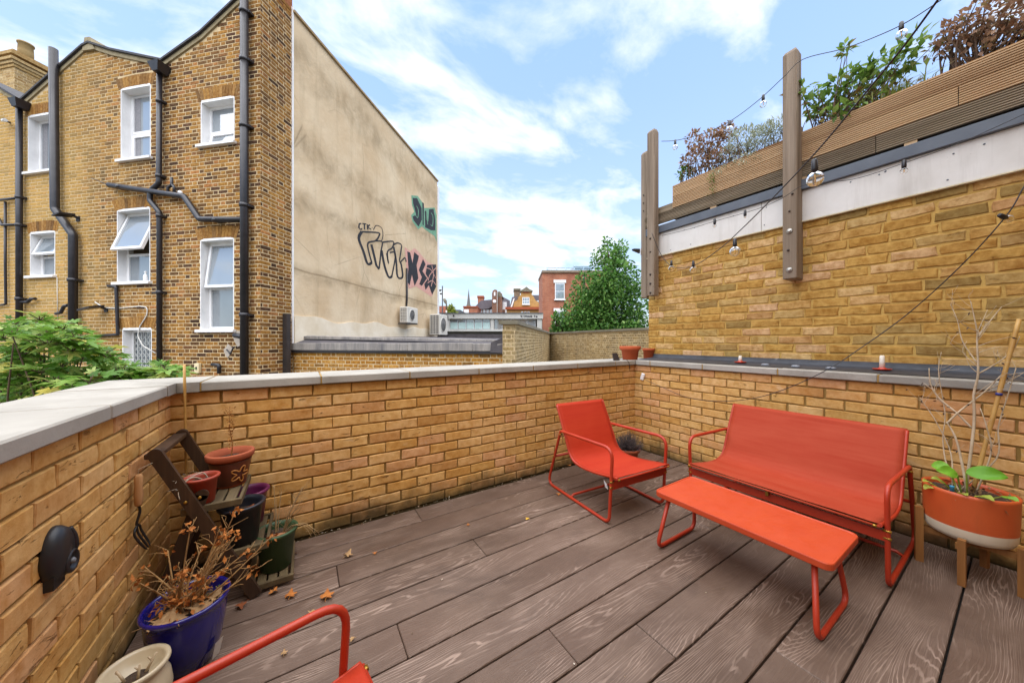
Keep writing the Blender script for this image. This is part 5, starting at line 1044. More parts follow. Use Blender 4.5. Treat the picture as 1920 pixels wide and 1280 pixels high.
for (x0, x1, z) in TIER:
    sh = MB().cbox(tuple(lv(x0, YN + .012, z - .028)), tuple(lv(x1, YN + .030, z + .004)), .003).build('shelf_tier', M_slat, ld)
    MB().cbox(tuple(lv(x0, YFR - .03, z - .028)), tuple(lv(x1, YFR - .012, z + .004)), .003).build('side_rail', M_slat, sh)
    MB().cbox(tuple(lv(x1 - .014, YN + .0305, z - .028)), tuple(lv(x1, YFR - .0305, z + .004)), .003).build('front_rail', M_slat, sh)
    k = 4
    for i in range(k):
        a = x0 + (x1 - .018 - x0) * i / k; c = x0 + (x1 - .018 - x0) * (i + 1) / k - .008
        MB().cbox(tuple(lv(a, YN + .032, z - .014)), tuple(lv(c, YFR - .032, z)), .002).build('slat', M_slat, sh)
# pots on and around it
def patt_mat():
    t = NT('glazed_brown_band'); return t.out(t.mix(t.ramp(t.noise(t.obj, 9, 4), [(.35, 0), (.65, 1)]), '4a2418', '5f2f1e'), .3, None)
c = onz(436, 848, .685); o = pot('terracotta pot with a dark glazed band and wavy flower outline on the top tier', (-.33, 2.285, .493), .066, .094, .175, .034, M_terrad, .009, .8)
b = MB(); b.lathe([(.067, .012), (.0685, .014), (.0895, .132), (.0885, .134)], 36); b.build('glazed_band', patt_mat(), o)
b = MB(); v = []; a0 = math.atan2(-1, .75)
for k in range(48):
    t = k / 48 * 2 * math.pi; rr = .030 + .014 * math.cos(5 * t); aa = a0 + (rr * math.cos(t)) / .080; z = .066 + rr * math.sin(t); R_ = .067 + (z - .012) / .108 * .02 + .0035; v.append((R_ * math.cos(aa), R_ * math.sin(aa), z))
b.tube(v, .0032, 6, True); b.build('flower_outline', simple('ochre_slip', 'c98a44', 'b5783a', .5, 10, 0), o)
tw = thing('dry_sprig', 'single dry upright sprig in the patterned terracotta pot', 'plant', (-.33, 2.285, .493 + .128)); g = random.Random(6); b = MB()
stemtree(b, [(.0, 0, 0), (.006, .004, .08), (-.004, .0, .17), (-.006, .002, .27)], .0028, g, 16, .035, .5); b.build('stem', simple('ochre_dry_stem', 'a8743a', '8a5c2c', .9, 20, .2), tw); fb = MB()
for i in range(70): leaf(fb, (g.gauss(0, .008), g.gauss(0, .008), g.uniform(.06, .275)), rvec(g), rvec(g), .016, .009)
fb.build('dry_leaves', simple('ochre_dry_leaf', 'b5813f', '94632c', .9, 20, .2), tw)
o = pot('small plain terracotta pot with dead stalks, front of the top tier', (-.41, 2.105, .493), .048, .064, .125, .018, simple('red_plastic_pot', '9b3a22', '8a2f1a', .5, 6, .05), .005, .8)
b = MB(); g = random.Random(14); stemtree(b, [(.0, .02, .10), (-.03, -.03, .132), (-.06, -.075, .10), (-.055, -.085, .06)], .003, g, 5, .06); stemtree(b, [(.02, .02, .1), (.0, .0, .14), (-.05, -.04, .125)], .0028, g, 4, .05); b.build('dead_stalk', simple('pale_dead_stalk', 'c8bba6', 'a39680', .9, 15, .2), o)
M_plum = simple('plum_plastic', '6a1f4f', '5a1842', .4, 6, .03); M_navy = simple('black_plastic_pot', '16181f', '20222a', .4, 6, .03); M_greenp = simple('dark_green_plastic', '37502f', '2c4427', .5, 6, .05)
o = pot('plum purple pot at the back of the middle tier', (-.255, 2.325, .246), .062, .086, .185, .022, M_plum, .006, .72)
o = pot('black plastic pot with a dead leaf inside, on the middle tier', (-.265, 2.135, .246), .066, .092, .195, .020, M_navy, .006, .74)
MB().tube(spline([(-.03, .02, .14), (-.03, .018, .19), (-.032, .02, .225)], 3), .0025, 5).build('dead_stalk', M_dry, o)
def maple(b, c, sz, rot, curl=.25, tilt=(0, 0)):
    n = 30; vs = []; T = Matrix.Rotation(tilt[0], 3, 'X') @ Matrix.Rotation(tilt[1], 3, 'Y') @ Matrix.Rotation(rot, 3, 'Z')
    for k in range(n):
        t = k / n * 2 * math.pi; rr = .5 + .42 * abs(math.cos(2.5 * t)) ** 1.6 + .07 * math.cos(11 * t); rr *= (1.0 if abs(t - math.pi) > .45 else .55)
        x, y = rr * math.cos(t), rr * math.sin(t); vs.append(Vector(c) + T @ Vector((x * sz, y * sz, curl * sz * (x * x - .5 * y * y + .25 * math.sin(3 * t)))))
    vs.append(Vector(c)); b.add(vs, [(k, (k + 1) % n, n) for k in range(n)], True)
    e2 = Vector(c) + T @ Vector((-sz * 1.3, .1 * sz, .1 * sz)); b.tube([Vector(c), e2], .0012, 4); return b
M_fl = [simple('orange_dead_leaf', 'b8722c', '96551f', .85, 40, .3, vec='obj'), simple('tan_dead_leaf', 'b08d62', '8d6c45', .85, 40, .3, vec='obj'), simple('yellow_dead_leaf', 'cfa53a', 'b88a2c', .85, 40, .3, vec='obj'), simple('rust_dead_leaf', '8d4a1f', '6d3817', .85, 40, .3, vec='obj')]
maple(MB(), (.02, .0, .155), .035, .6, .4).build('dead_leaf', M_fl[3], o)
o = pot('dark green pot with dry twigs on the lowest tier', (-.125, 2.175, .046), .068, .094, .20, .022, M_greenp, .006, .82)
b = MB(); g = random.Random(21)
for k in range(9):
    a = g.uniform(-1.2, 2.4); q = Vector((math.cos(a) * .03, math.sin(a) * .03, .15)); h = g.uniform(.12, .26); stemtree(b, [q, q + Vector((math.cos(a) * .03, math.sin(a) * .03, h * .5)), q + Vector((math.cos(a) * .09, math.sin(a) * .08, h))], .0026, g, 5, .07)
for k in range(3): stemtree(b, [(.02, -.02, .15), (.07 + .02 * k, -.03, .21), (.13 + .02 * k, -.05 - .02 * k, .19), (.16 + .02 * k, -.07, .14)], .0022, g, 5, .05)
b.build('dry_twigs', simple('straw_twig', 'a8895c', '7d6443', .9, 15, .2), o)
MB().cbox((-.03, -.05, .165), (.05, -.01, .18), .006).build('bark_chip', simple('bark_chip', 'b07a55', '94613f', .9, 20, .3), o)
# hand fork hanging from the top of the ladder
hk = thing('hand_fork', 'garden hand fork with wooden handle hanging from the ladder top', 'garden fork', (-.585, YN - .035, .70))
MB().tube([(.04, .03, .035), (.0, .0, .02), (0, 0, -.01)], .0015, 4).build('cord', M_dry, hk)
MB().lathe([(.008, .0), (.0135, -.01), (.0125, -.05), (.0145, -.085), (.0125, -.125), (.009, -.132)], 14).build('handle', wood_mat('pale_ash', 'c89a6a', 'b5875a', 'a57848', 2, 1), hk)
b = MB().tube(spline([(0, 0, -.13), (.002, .006, -.16), (-.004, -.004, -.20), (-.004, .0, -.215)], 4), .0045, 8)
for k, s in ((0, -.030), (1, 0), (2, .030)): b.tube(spline([(-.004, 0, -.212), (-.004, s * .85, -.225), (-.0, s, -.25), (.022, s * .8, -.30), (.03, s * .5, -.318)], 4), [.0042] * 12 + [.0035, .003, .0022, .0015, .001], 6)
b.build('tines', simple('dark_steel', '3b3836', '292624', .45, 15, .1, Metallic=.6), hk)
cn = thing('bamboo_cane', 'thin bamboo cane standing upright behind the ladder shelf', 'cane', (-.53, 2.44, 0)); b = MB(); b.tube([Vector((-.012 * k / 10, -.01 * k / 10, 1.13 * k / 10)) for k in range(11)], [.0055 + (.001 if k % 2 else 0) for k in range(11)], 8); b.build('cane', M_cane, cn)
# blue glazed pot with a dead shrub and cream pot in front
M_blue = simple('cobalt_glaze', '1c1a78', '15135a', .16, 4, .04, 20, .002, 'obj', Coat_Weight=.5)
BP = Vector((-.385, 1.765, 0)); o = thing('glazed_pot', 'cobalt blue glazed pot of dead twigs before the ladder shelf', 'pot', tuple(BP))
MB().lathe([(r_ * .86, z_) for r_, z_ in [(.085, 0), (.095, .006), (.118, .07), (.133, .15), (.138, .205), (.136, .222), (.146, .230), (.152, .240), (.150, .249), (.140, .250), (.134, .242), (.128, .215), (.115, .20), (0, .20)]], 44).build('body', M_blue, o)
MB().lathe([(.108, .203), (.08, .212), (.04, .218), (0, .22)], 24).build('soil', M_soil, o)
lb = MB(); lb.add([(.084, -.065, .02), (.101, -.037, .02), (.114, -.043, .085), (.095, -.073, .085)], [(0, 1, 2, 3)]); lb.build('paper_label', simple('paper_label', 'cfc9c0', 'b5afa5', .8, 20, .1), o)
dpn = thing('dead_shrub', 'dead twiggy shrub with curled leaves in the cobalt pot', 'plant', tuple(BP + Vector((0, 0, .205)))); g = random.Random(33); b = MB(); tips = []
for k in range(15):
    a = k / 15 * 6.28 + g.uniform(-.2, .2); r1 = g.uniform(.03, .07); r2 = g.uniform(.07, .17); h = g.uniform(.1, .3)
    q = Vector((math.cos(a) * .03, math.sin(a) * .03, .005)); e2 = Vector((math.cos(a) * r2 + .03, math.sin(a) * r2 + .02, h)); m = Vector((math.cos(a) * r1, math.sin(a) * r1, h * .4)) + rvec(g) * .015; 
    if e2.x < -.19: e2.x = -.19
    stemtree(b, [q, m, e2], .0042, g, 7, .06, .55); tips.append(e2); tips.append(m)
for e2 in (Vector((.10, -.03, .30)), Vector((.14, .04, .33)), Vector((.12, .02, .26)), Vector((.27, -.01, .21)), Vector((.21, -.03, .10))):
    stemtree(b, [(.02, .0, .0), (e2.x * .5, e2.y * .6 - .02, e2.z * .45), tuple(e2)], .0036, g, 7, .06, .55); tips.append(e2)
b.build('twigs', simple('tan_dead_twig', 'a8824f', '7d5c36', .9, 18, .25, vec='obj'), dpn); fb = MB()
for e2 in tips:
    for _ in range(9): leaf(fb, e2 + rvec(g) * .022, rvec(g) + Vector((0, 0, -.3)), rvec(g), g.uniform(.012, .03), .014)
for i in range(120): a = g.uniform(0, 6.28); r = g.uniform(0, .11); leaf(fb, (r * math.cos(a), r * math.sin(a), g.uniform(.01, .06)), rvec(g), (0, 0, 1), g.uniform(.014, .035), .012)
stuff(fb.build('curled_leaves', M_fl[0], dpn)); b = MB()
for (x, y, s, r) in ((-.06, -.07, .05, .4), (-.01, -.09, .045, 2.0), (.05, -.06, .05, 3.4), (.08, -.02, .04, 1.0)): maple(b, (x, y, .035), s, r, .5)
b.build('fallen_leaves', M_fl[1], dpn); fb = MB()
for i in range(60): a = g.uniform(-.3, 1.2); r = g.uniform(.05, .115); leaf(fb, (r * math.cos(a), r * math.sin(a), .015), rvec(g) + Vector((0, 0, .6)), (0, 0, 1), .012, .006)
stuff(fb.build('moss', simple('moss', '6d7a2c', '55621f', .95, 30, .4), dpn))
CPp = Vector((-.466, 1.562, 0)); o = thing('cream_pot', 'cream glazed bulbous pot at the bottom edge below the cobalt one', 'pot', tuple(CPp))
MB().lathe([(r_ * .86, z_) for r_, z_ in [(.06, 0), (.07, .006), (.098, .06), (.103, .10), (.097, .14), (.083, .165), (.080, .172), (.092, .182), (.098, .191), (.096, .199), (.088, .201), (.078, .194), (.072, .17), (0, .15)]], 40).build('body', simple('cream_glaze', 'c9b99a', 'b3a283', .32, 5, .05, 30, .002), o)
MB().lathe([(.062, .156), (.035, .160), (0, .161)], 20).build('soil', M_soil, o); b = MB(); g = random.Random(3)
for (x, y, dx, dy) in ((-.02, .0, -.02, .0), (.01, -.01, .004, .004), (.02, .01, .025, .012)): b.tube([(x, y, .155), (x + dx, y + dy, .205)], [.0042, .003], 6).tube([(x + dx * .6, y + dy * .6, .185), (x + dx * .6 - .01, y + dy, .2)], .0025, 5)
b.build('cut_stalks', M_dry, o)
# corner pot behind the armchair
cp = Vector((2.88, 2.26, 0)); o = pot('low terracotta bowl of dark dry heather in the far corner', tuple(cp), .085, .115, .13, .03, M_terrad, .008, .85)
fb = MB(); g = random.Random(55); sb = MB()
for i in range(420):
    a = g.uniform(0, 6.28); r = g.uniform(0, .17); q = Vector((math.cos(a) * r * .5, math.sin(a) * r * .5, .11)); e2 = Vector((math.cos(a) * r, math.sin(a) * r, .12 + g.uniform(.02, .19) * (1.1 - r * 3)))
    sb.tube([q, q.lerp(e2, .5) + rvec(g) * .012, e2], [.0018, .0014, .0008], 4)
    for _ in range(3): leaf(fb, q.lerp(e2, g.uniform(.4, 1)), rvec(g), rvec(g), .016, .004)
stuff(sb.build('dry_stems', simple('dark_heather', '4f4440', '2f2826', .9, 20, .2), o)); stuff(fb.build('dry_foliage', simple('purple_grey_heather', '6d5c5c', '4a3d40', .9, 20, .2), o))
# black round outdoor fitting on the left parapet
wlp = onx(84, 1044, XL); o = thing('wall_fitting', 'black round plastic hose fitting on the near parapet brick', 'wall fitting', (XL + .008, wlp.y + .005, wlp.z)); RX = Matrix.Rotation(R(90), 4, 'Y'); SC = Matrix.Diagonal((.62, .62, .92, 1))
b = MB().lathe([(.086, 0), (.088, .008), (.086, .022), (.076, .042), (.055, .054), (.02, .060), (0, .0605)], 32, M=SC @ RX); b.build('dome', simple('matte_black_plastic', '1b1c1f', '26272b', .42, 8, .05), o)
b = MB().lathe([(.036, .0), (.042, .012), (.042, .026), (.036, .032), (.029, .030), (.026, .012), (0, .010)], 24, (.018, .012, -.034), M=Matrix.Diagonal((.7, .72, .8, 1)) @ RX); b.build('socket_ring', MATS['matte_black_plastic'], o)
MB().lathe([(.010, 0), (.011, .014), (.006, .02), (0, .02)], 12, (.028, .012, -.034), M=Matrix.Diagonal((.7, .8, .8, 1)) @ RX).build('spigot', simple('grey_spigot', '77787a', '5f6062', .4, 8, 0), o)
b = MB().tube(spline([(.022, .030, .058), (.030, .036, .03), (.032, .038, .0), (.026, .040, -.02)], 4), .007, 8); b.build('grip', MATS['matte_black_plastic'], o)
MB().box((0, -.04, -.086), (.022, .012, -.05)).build('cable_box', MATS['matte_black_plastic'], o)
# ------------------------------------------------------------------ fallen leaves and litter on the deck
LV = [(548, 1040, .028, 0, 'orange dead leaf just beside the green pot'), (652, 1042, .030, 1, 'pale curled tan leaf lying across two boards, mid left'), (703, 1037, .014, 0, 'tiny orange leaf beyond the curled tan one'), (545, 1118, .03, 0, 'bright orange maple leaf in front of the ladder foot'), (613, 1120, .036, 0, 'big orange leaf just above the near armchair arm'), (451, 1137, .026, 3, 'rust leaf lying before the ladder rail foot'), (513, 1110, .024, 0, 'orange leaf tucked under the lowest shelf tier'),
      (989, 973, .017, 2, 'yellow leaf alone in the middle of the deck'), (878, 984, .012, 0, 'tiny orange leaf left of the yellow one'), (1047, 927, .022, 0, 'orange leaf at the rear foot of the corner armchair'), (546, 1078, .014, 3, 'small rust leaf at the front of the lowest shelf'), (586, 1150, .022, 1, 'thin tan leaf half under the near chair arm'), (660, 1198, .013, 1, 'small tan seed beside the near chair arm'), (533, 1225, .014, 1, 'narrow tan leaf behind the near chair arm'), (1722, 1030, .022, 1, 'curled tan leaf by the rear foot of the bench'), (1045, 862, .02, 0, 'orange leaf against the parapet behind the corner armchair')]
for k, (x, y, s, m, lab) in enumerate(LV):
    p = onz(x, y, .004); g = random.Random(k); p.y = min(p.y, YB - .03)
    o = tag(maple(MB(), (0, 0, s * .25), s, g.uniform(0, 6), g.uniform(.3, .7)).build('fallen_leaf', M_fl[m], None, loc=(p.x, p.y, .004 + s * .1)), lab, 'leaf', 'fallen leaves on the deck')
g = random.Random(91); b = MB()          # crumbs, seed husks and dry litter along the foot of the walls
for i in range(520):
    w = g.random()
    if w < .38: p = Vector((g.uniform(XL + .05, XR), YB - .02 - abs(g.gauss(0, .03)), .003))
    elif w < .75: p = Vector((XR - .02 - abs(g.gauss(0, .05)), g.uniform(-.3, YB), .003))
    elif w < .9: p = Vector((2.75 + g.gauss(0, .2), 2.2 + g.gauss(0, .12), .003))
    else: p = Vector((g.uniform(-.3, 3.2), g.uniform(0, 2.4), .002))
    if not (XL < p.x < XR - .01 and p.y < YB - .01): continue
    leaf(b, p, (g.uniform(-1, 1), g.uniform(-1, 1), g.uniform(0, .25)), (0, 0, 1), g.uniform(.006, .022) * (.6 if w > .9 else 1), g.uniform(.003, .008))
stuff(tag(b.build('litter', [leaf_mat('litter_bits', [(0, '7d6a4a'), (.3, '5f4a30'), (.6, 'b8aa90'), (.8, '8d5a2c'), (1, 'cfc6b8')], .1)]), 'dry leaf crumbs and seed husks along the parapet foot', 'litter'))['kind'] = 'stuff'
# ------------------------------------------------------------------ fig tree outside the near parapet
def fig_leaf_mesh(seed, mat):
    g = random.Random(seed); n = 30; out = []; dr = g.uniform(.25, .6)
    for k in range(n):
        t = -math.pi + 2 * math.pi * k / n
        lob = 0
        for a, w, l in ((0, .28, 1.0), (.85, .26, .82), (-.85, .26, .80), (1.75, .32, .52), (-1.75, .32, .50)): lob = max(lob, l * math.exp(-((t - a) / w) ** 2))
        r = .30 + .70 * lob + g.uniform(-.02, .02)
        if abs(abs(t) - math.pi) < .25: r = .06
        out.append((r * math.cos(t), r * math.sin(t)))
    b = MB(); f = lambda x, y: -dr * x * abs(x) * .7 + .22 * abs(y) - .35 * y * y + .03 * math.sin(9 * x + 5 * y)
    mid = [(x * .5, y * .5) for x, y in out]
    b.add([(x, y, f(x, y)) for x, y in out] + [(x, y, f(x, y)) for x, y in mid] + [(0, 0, 0)], [(k, (k + 1) % n, n + (k + 1) % n, n + k) for k in range(n)] + [(n + k, n + (k + 1) % n, 2 * n) for k in range(n)], True)
    return b.mesh('leaf', mat)
M_fig = leaf_mat('fig_leaf', [(0, '47701f'), (.25, '5c862c'), (.5, '72993c'), (.75, '8cab50'), (.9, 'aab868'), (1, 'c9b850')], .38, .45); M_figst = simple('fig_bark', '5c4a34', '44362a', .9, 14, .3)
FT = Vector((-1.75, 4.5, GZ)); fig = thing('fig_tree', 'green fig tree with large lobed leaves beyond the left coping', 'tree', tuple(FT)); g = random.Random(17)
MB().tube([(0, 0, 0), (.03, .02, 1.2), (-.02, .05, 2.6), (.0, .0, 3.2)], [.09, .08, .065, .05], 10).build('trunk', M_figst, fig)
fl = [fig_leaf_mesh(s, M_fig) for s in range(6)]; leaves = []; br = MB()
env = [(-60, 590), (0, 604), (50, 590), (75, 582), (120, 590), (170, 628), (205, 650), (235, 676), (258, 694), (275, 690), (300, 672), (322, 674), (340, 692)]
def envy(x):
    for (a, ya), (c, yc) in zip(env, env[1:]):
        if a <= x <= c: return ya + (yc - ya) * (x - a) / (c - a)
    return 700
tips = []
while len(tips) < 270:
    x = g.uniform(-50, 328); top = envy(x); bot = 790 - .27 * x if x < 330 else 700
    y = top + 16 + (bot + 15 - top) * g.random() ** 1.15; t = g.uniform(2.9, 4.1) if x > 200 else g.uniform(2.5, 4.0)
    p = dep(x, y, t)
    if p.y < 3.15 and p.x > -1.25: continue
    if p.y < 3.2: p.y = 3.2 + g.random() * .3
    tips.append(p)
for p in tips:
    st = FT + Vector((g.uniform(-.3, .3), g.uniform(-.3, .3), 2.4 + g.uniform(0, .6))); q = p - Vector((0, 0, .05)); m = st.lerp(q, .6) + Vector((g.uniform(-.15, .15), g.uniform(-.15, .15), -.12))
    if g.random() < .38: br.tube([v - FT for v in spline([st, m, q], 4)], [.012 - .001 * k for k in range(9)], 6)
    n = g.randrange(6, 10); a0 = g.uniform(0, 6.28)
    for k in range(n):
        a = a0 + k * 6.28 / n + g.uniform(-.3, .3); el = g.uniform(-.35, .75) if k < n - 2 else g.uniform(.7, 1.2); L = g.uniform(.055, .095) * (1.0 if el < .7 else .7); d = Vector((math.cos(a) * math.cos(el), math.sin(a) * math.cos(el), math.sin(el)))
        s = p + d * g.uniform(.035, .11); br.tube([p - FT, s - FT], .003, 4)
        X = Vector((d.x, d.y, d.z - .25)).normalized(); Y = Vector((0, 0, 1)).cross(X).normalized(); Zv = X.cross(Y)
        M = Matrix(((X.x, Y.x, Zv.x, s.x - FT.x), (X.y, Y.y, Zv.y, s.y - FT.y), (X.z, Y.z, Zv.z, s.z - FT.z), (0, 0, 0, 1))) @ Matrix.Rotation(g.uniform(-.4, .4), 4, 'X') @ Matrix.Scale(L * 1.35, 4)
        if s.y > 2.95 or s.x < -1.2: leaves.append(((s - OO).length, M, g.randrange(6)))
leaves.sort(key=lambda q: q[0]); stuff(br.build('branch', M_figst, fig))
for (_, M, k) in leaves[:300]: link('leaf', fl[k], fig, M=M)
b = MB()
for (_, M, k) in leaves[300:]:
    me = fl[k]; b.add([M @ v.co for v in me.vertices], [tuple(p.vertices) for p in me.polygons], True)
stuff(b.build('foliage', M_fig, fig))
# ------------------------------------------------------------------ conical tree and low shrub behind the boundary wall
M_pear = leaf_mat('pear_leaf', [(0, '345722'), (.3, '46702c'), (.6, '5c8a3a'), (.85, '78a24e'), (1, '98b464')], .4, .45)
def crown_tree(label, cat, px, t, prof, n, ls, seed, name='conical_tree', mat=M_pear, clumps=150, skew=0):
    """prof: list of (py, left px, right px) of the outline"""
    base = dep(px, CY, t); base.z = GZ; g = random.Random(seed); o = thing(name, label, cat, tuple(base), -YAW); k = t / FPX
    zs = [EYE + (CY - y) * k for y, _, _ in prof]; top, bot = zs[0], zs[-1]; b = MB()
    def half(z):
        for i in range(len(prof) - 1):
            if zs[i] >= z >= zs[i + 1]:
                f = (zs[i] - z) / max(zs[i] - zs[i + 1], 1e-6); l = prof[i][1] + (prof[i + 1][1] - prof[i][1]) * f; r = prof[i][2] + (prof[i + 1][2] - prof[i][2]) * f
                return (l - px) * k, (r - px) * k
        return (prof[-1][1] - px) * k, (prof[-1][2] - px) * k
    cl = []
    for _ in range(clumps):
        z = top - (top - bot) * g.random() ** .75; l, r = half(z); a = g.uniform(0, 6.28); rr = g.random() ** .4
        c = (l + r) / 2; w = (r - l) / 2; cl.append((Vector((c + math.cos(a) * rr * w * .80, math.sin(a) * rr * w * .80, z)), max(.16, w * g.choice((.12, .16, .22, .30, .38)) * g.uniform(.8, 1.15))))
    tot = sum(c[1] ** 2 for c in cl)
    for c, r in cl:
        for _ in range(int(n * r * r / tot)):
            v = rvec(g); v = v.normalized() * (v.length ** .45); p = c + Vector((v.x * r, v.y * r, v.z * r * 1.15)); d = rvec(g) + v * .8 + Vector((0, 0, -.1)); L = ls * g.uniform(.6, 1.3); leaf(b, p - Vector((0, 0, GZ)), d, rvec(g) + Vector((0, 0, .8)), L, L * .6)
    stuff(b.build('crown', mat, o)); tr = MB().tube([(0, 0, 0), (.02, 0, (top - GZ) * .5), (0, 0, (top - GZ) * .92)], [.16, .11, .02], 10)
    for _ in range(34):
        c, r = g.choice(cl); z0 = (c.z - GZ) * g.uniform(.6, .85); tr.tube([(0, 0, z0), (c.x * .6, c.y * .6, (c.z - GZ) - .15), (c.x, c.y, c.z - GZ)], [.05, .03, .01], 5)
    tr.build('trunk', M_figst, o); return o
crown_tree('tall conical green tree rising behind the boundary wall', 'tree', 1142, 18.5, [(449, 1136, 1152), (460, 1124, 1172), (478, 1110, 1186), (500, 1096, 1200), (520, 1086, 1208), (545, 1078, 1210), (570, 1072, 1212), (595, 1058, 1220), (625, 1050, 1228), (680, 1050, 1230), (760, 1080, 1205)], 44000, .19, 71, clumps=260)
crown_tree('low green shrub at the foot of the red brick building', 'shrub', 1046, 18.0, [(588, 1040, 1052), (600, 1034, 1064), (620, 1032, 1072), (660, 1032, 1075)], 2200, .16, 72, 'garden_shrub', clumps=26)
# ------------------------------------------------------------------ buildings beyond
class Far:
    def __init__(s, name, label, cat, px, t, turn=0, group=None):
        s.px, s.t, s.k = px, t, t / FPX; p = dep(px, CY, t); p.z = 0; s.o = thing(name, label, cat, tuple(p), -YAW + R(turn), group)
    def X(s, x): return (x - s.px) * s.k
    def Zz(s, y): return EYE + (CY - y) * s.k
    def box(s, x0, x1, y0, y1, d0, d1, name, mat, parent=None):       # px box (y0 = top), depth range in metres
        return MB().box((s.X(x0), d0, s.Zz(y1) if y1 is not None else GZ), (s.X(x1), d1, s.Zz(y0))).build(name, mat, parent or s.o)
    def poly(s, pts, d0, d1, name, mat, parent=None):
        return MB().prism([(s.X(x), s.Zz(y)) for x, y in pts], lambda p: (p[0], d0, p[1]), lambda p: (p[0], d1, p[1])).build(name, mat, parent or s.o)
    def window(s, x0, x1, y0, y1, d=0, fw=1.6, bars=0, mat=None, cross=0):
        w = s.box(x0, x1, y0, y1, d - .06, d + .1, 'window', M_pvc)
        n = bars + 1; m = cross + 1; W = (x1 - x0 - fw) / n; H = (y1 - y0 - fw) / m
        for i in range(n):
            for j in range(m): s.box(x0 + fw + i * W, x0 + (i + 1) * W, y0 + fw + j * H, y0 + (j + 1) * H, d - .075, d - .062, 'pane', mat or M_glassd, w)
        return w
def far_brick(name, a, b, c): return brick_far(name, a, b, c)
def brick_far(name, a, b, c, mort='a08a74', sc=1.0):
    t = NT(name); p = t.obj; br = t.n('ShaderNodeTexBrick'); cm = t.n('ShaderNodeCombineXYZ'); s = t.n('ShaderNodeSeparateXYZ'); t.put(p, s.inputs[0]); t.put(t.math('ADD', s.outputs[0], s.outputs[1]), cm.inputs[0]); t.put(s.outputs[2], cm.inputs[1]); t.put(cm.outputs[0], br.inputs['Vector'])
    br.inputs['Color1'].default_value = C4(a); br.inputs['Color2'].default_value = C4(b); br.inputs['Mortar'].default_value = C4(mort); br.inputs['Scale'].default_value = sc; br.inputs['Mortar Size'].default_value = .008; br.inputs['Brick Width'].default_value = .225; br.inputs['Row Height'].default_value = .075
    cc = t.mix(t.ramp(t.noise(p, 1.2, 5, .6), [(.4, 0), (.7, .6)]), br.outputs['Color'], C4(c)); return t.out(cc, .92)
# red brick block
M_red = brick_far('red_brick_far', '9c5238', 'b26a4a', '7d4530')
f = Far('red_brick_block', 'flat roofed red brick block with white sash windows beside the conical tree', 'building', 1017, 24, 0)
f.box(1017, 1150, 510, None, 0, 3.2, 'wall', M_red); f.box(1016, 1152, 507.5, 511.5, -.12, 3.3, 'parapet_coping', simple('brown_coping', '8d7a68', '75634f', .9, 5, .2))
for (y0, y1) in ((531, 561), (584, 614)):
    f.window(1040.5, 1058.5, y0, y1, 0, 1.5, 0, M_glass, 1); f.box(1038, 1061, y0 - 6, y0 - .5, -.09, .05, 'lintel', M_pvc); f.box(1039, 1060, y1 + .4, y1 + 2.2, -.13, .05, 'sill', M_pvc)
f.box(1092, 1096, 516, None, -.12, -.02, 'rain_pipe', M_black)
M_rail = simple('pale_blue_steel', '8aa5b5', '9db5c2', .5, 6, 0); b = MB()
for (yy, zz) in ((498, 0), (503, 0)): b.tube([(f.X(1026), .6, f.Zz(yy)), (f.X(1120), .9, f.Zz(yy))], .025, 6)
for x in (1026, 1044, 1062, 1078, 1095): b.tube([(f.X(x), .6, f.Zz(510)), (f.X(x) + .1, .6, f.Zz(498))], .025, 6)
b.build('roof_railing', M_rail, f.o)
lou = f.box(1082, 1116, 491, 511, 1.2, 3.2, 'louvred_plant_room', simple('pale_louvre', 'b8c4cc', 'a5b2bb', .5, 6, 0))
for i in range(6): f.box(1081.5, 1116.5, 492.5 + i * 3, 494.2 + i * 3, 1.12, 1.2, 'louvre', M_rail, lou)
# low white flat block with a ribbon of windows
M_conc = simple('pale_painted_concrete', 'c9c6c0', 'b5b2aa', .85, .9, .1, vec='obj'); M_shade = simple('grey_recess', '77766f', '66655e', .9, 2, .1)
f = Far('low_white_block', 'low white flat-roofed block with a ribbon of windows and worn fascia lettering', 'building', 920, 19)
f.box(823, 1018, 596, None, .35, 8, 'wall', M_shade); f.box(818, 1018, 587.5, 597.5, -.1, 8, 'fascia', M_conc); f.box(818, 1018, 586.6, 587.4, -.16, 8, 'roof_edge', M_grey)
f.box(838.5, 843, 597.6, 619, -.02, .4, 'pier', M_conc); f.box(920, 926, 597.6, 619, -.02, .4, 'pier', M_conc); f.box(1007, 1016, 597.6, 640, -.02, .4, 'pier', M_conc); f.box(833, 1016, 617, 621, -.05, .5, 'window_sill', M_conc)
M_mint = simple('frosted_mint_panel', 'b9cfcb', 'a8c0bc', .35, 2, 0)
for i in range(5):
    x0 = 843.4 + i * 15.3; w = f.box(x0, x0 + 14.6, 598, 617, .1, .3, 'window', M_pvc); f.box(x0 + .8, x0 + 13.8, 599, 603.4, .06, .09, 'pane', M_glassd, w); f.box(x0 + .8, x0 + 13.8, 604.2, 616.4, .06, .09, 'frosted_panel', M_mint, w)
for i in range(5):
    x0 = 927 + i * 15.6; w = f.box(x0, x0 + 14.8, 598, 617, .1, .3, 'window', M_pvc); f.box(x0 + .8, x0 + 14, 599, 603.4, .06, .09, 'pane', M_glassd, w); f.box(x0 + .8, x0 + 14, 604.2, 616.4, .06, .09, 'pane', M_glass if i > 2 else M_glassd, w)
M_let = simple('faded_lettering', '4a4a4c', '5d5d5e', .8, 6, 0); b = MB()
def fst(pts, w=.05):
    for a, c in zip(pts, pts[1:]): b.beam((f.X(a[0]), -.104, f.Zz(a[1])), (f.X(c[0]), -.104, f.Zz(c[1])), w, .006, (0, 1, 0))
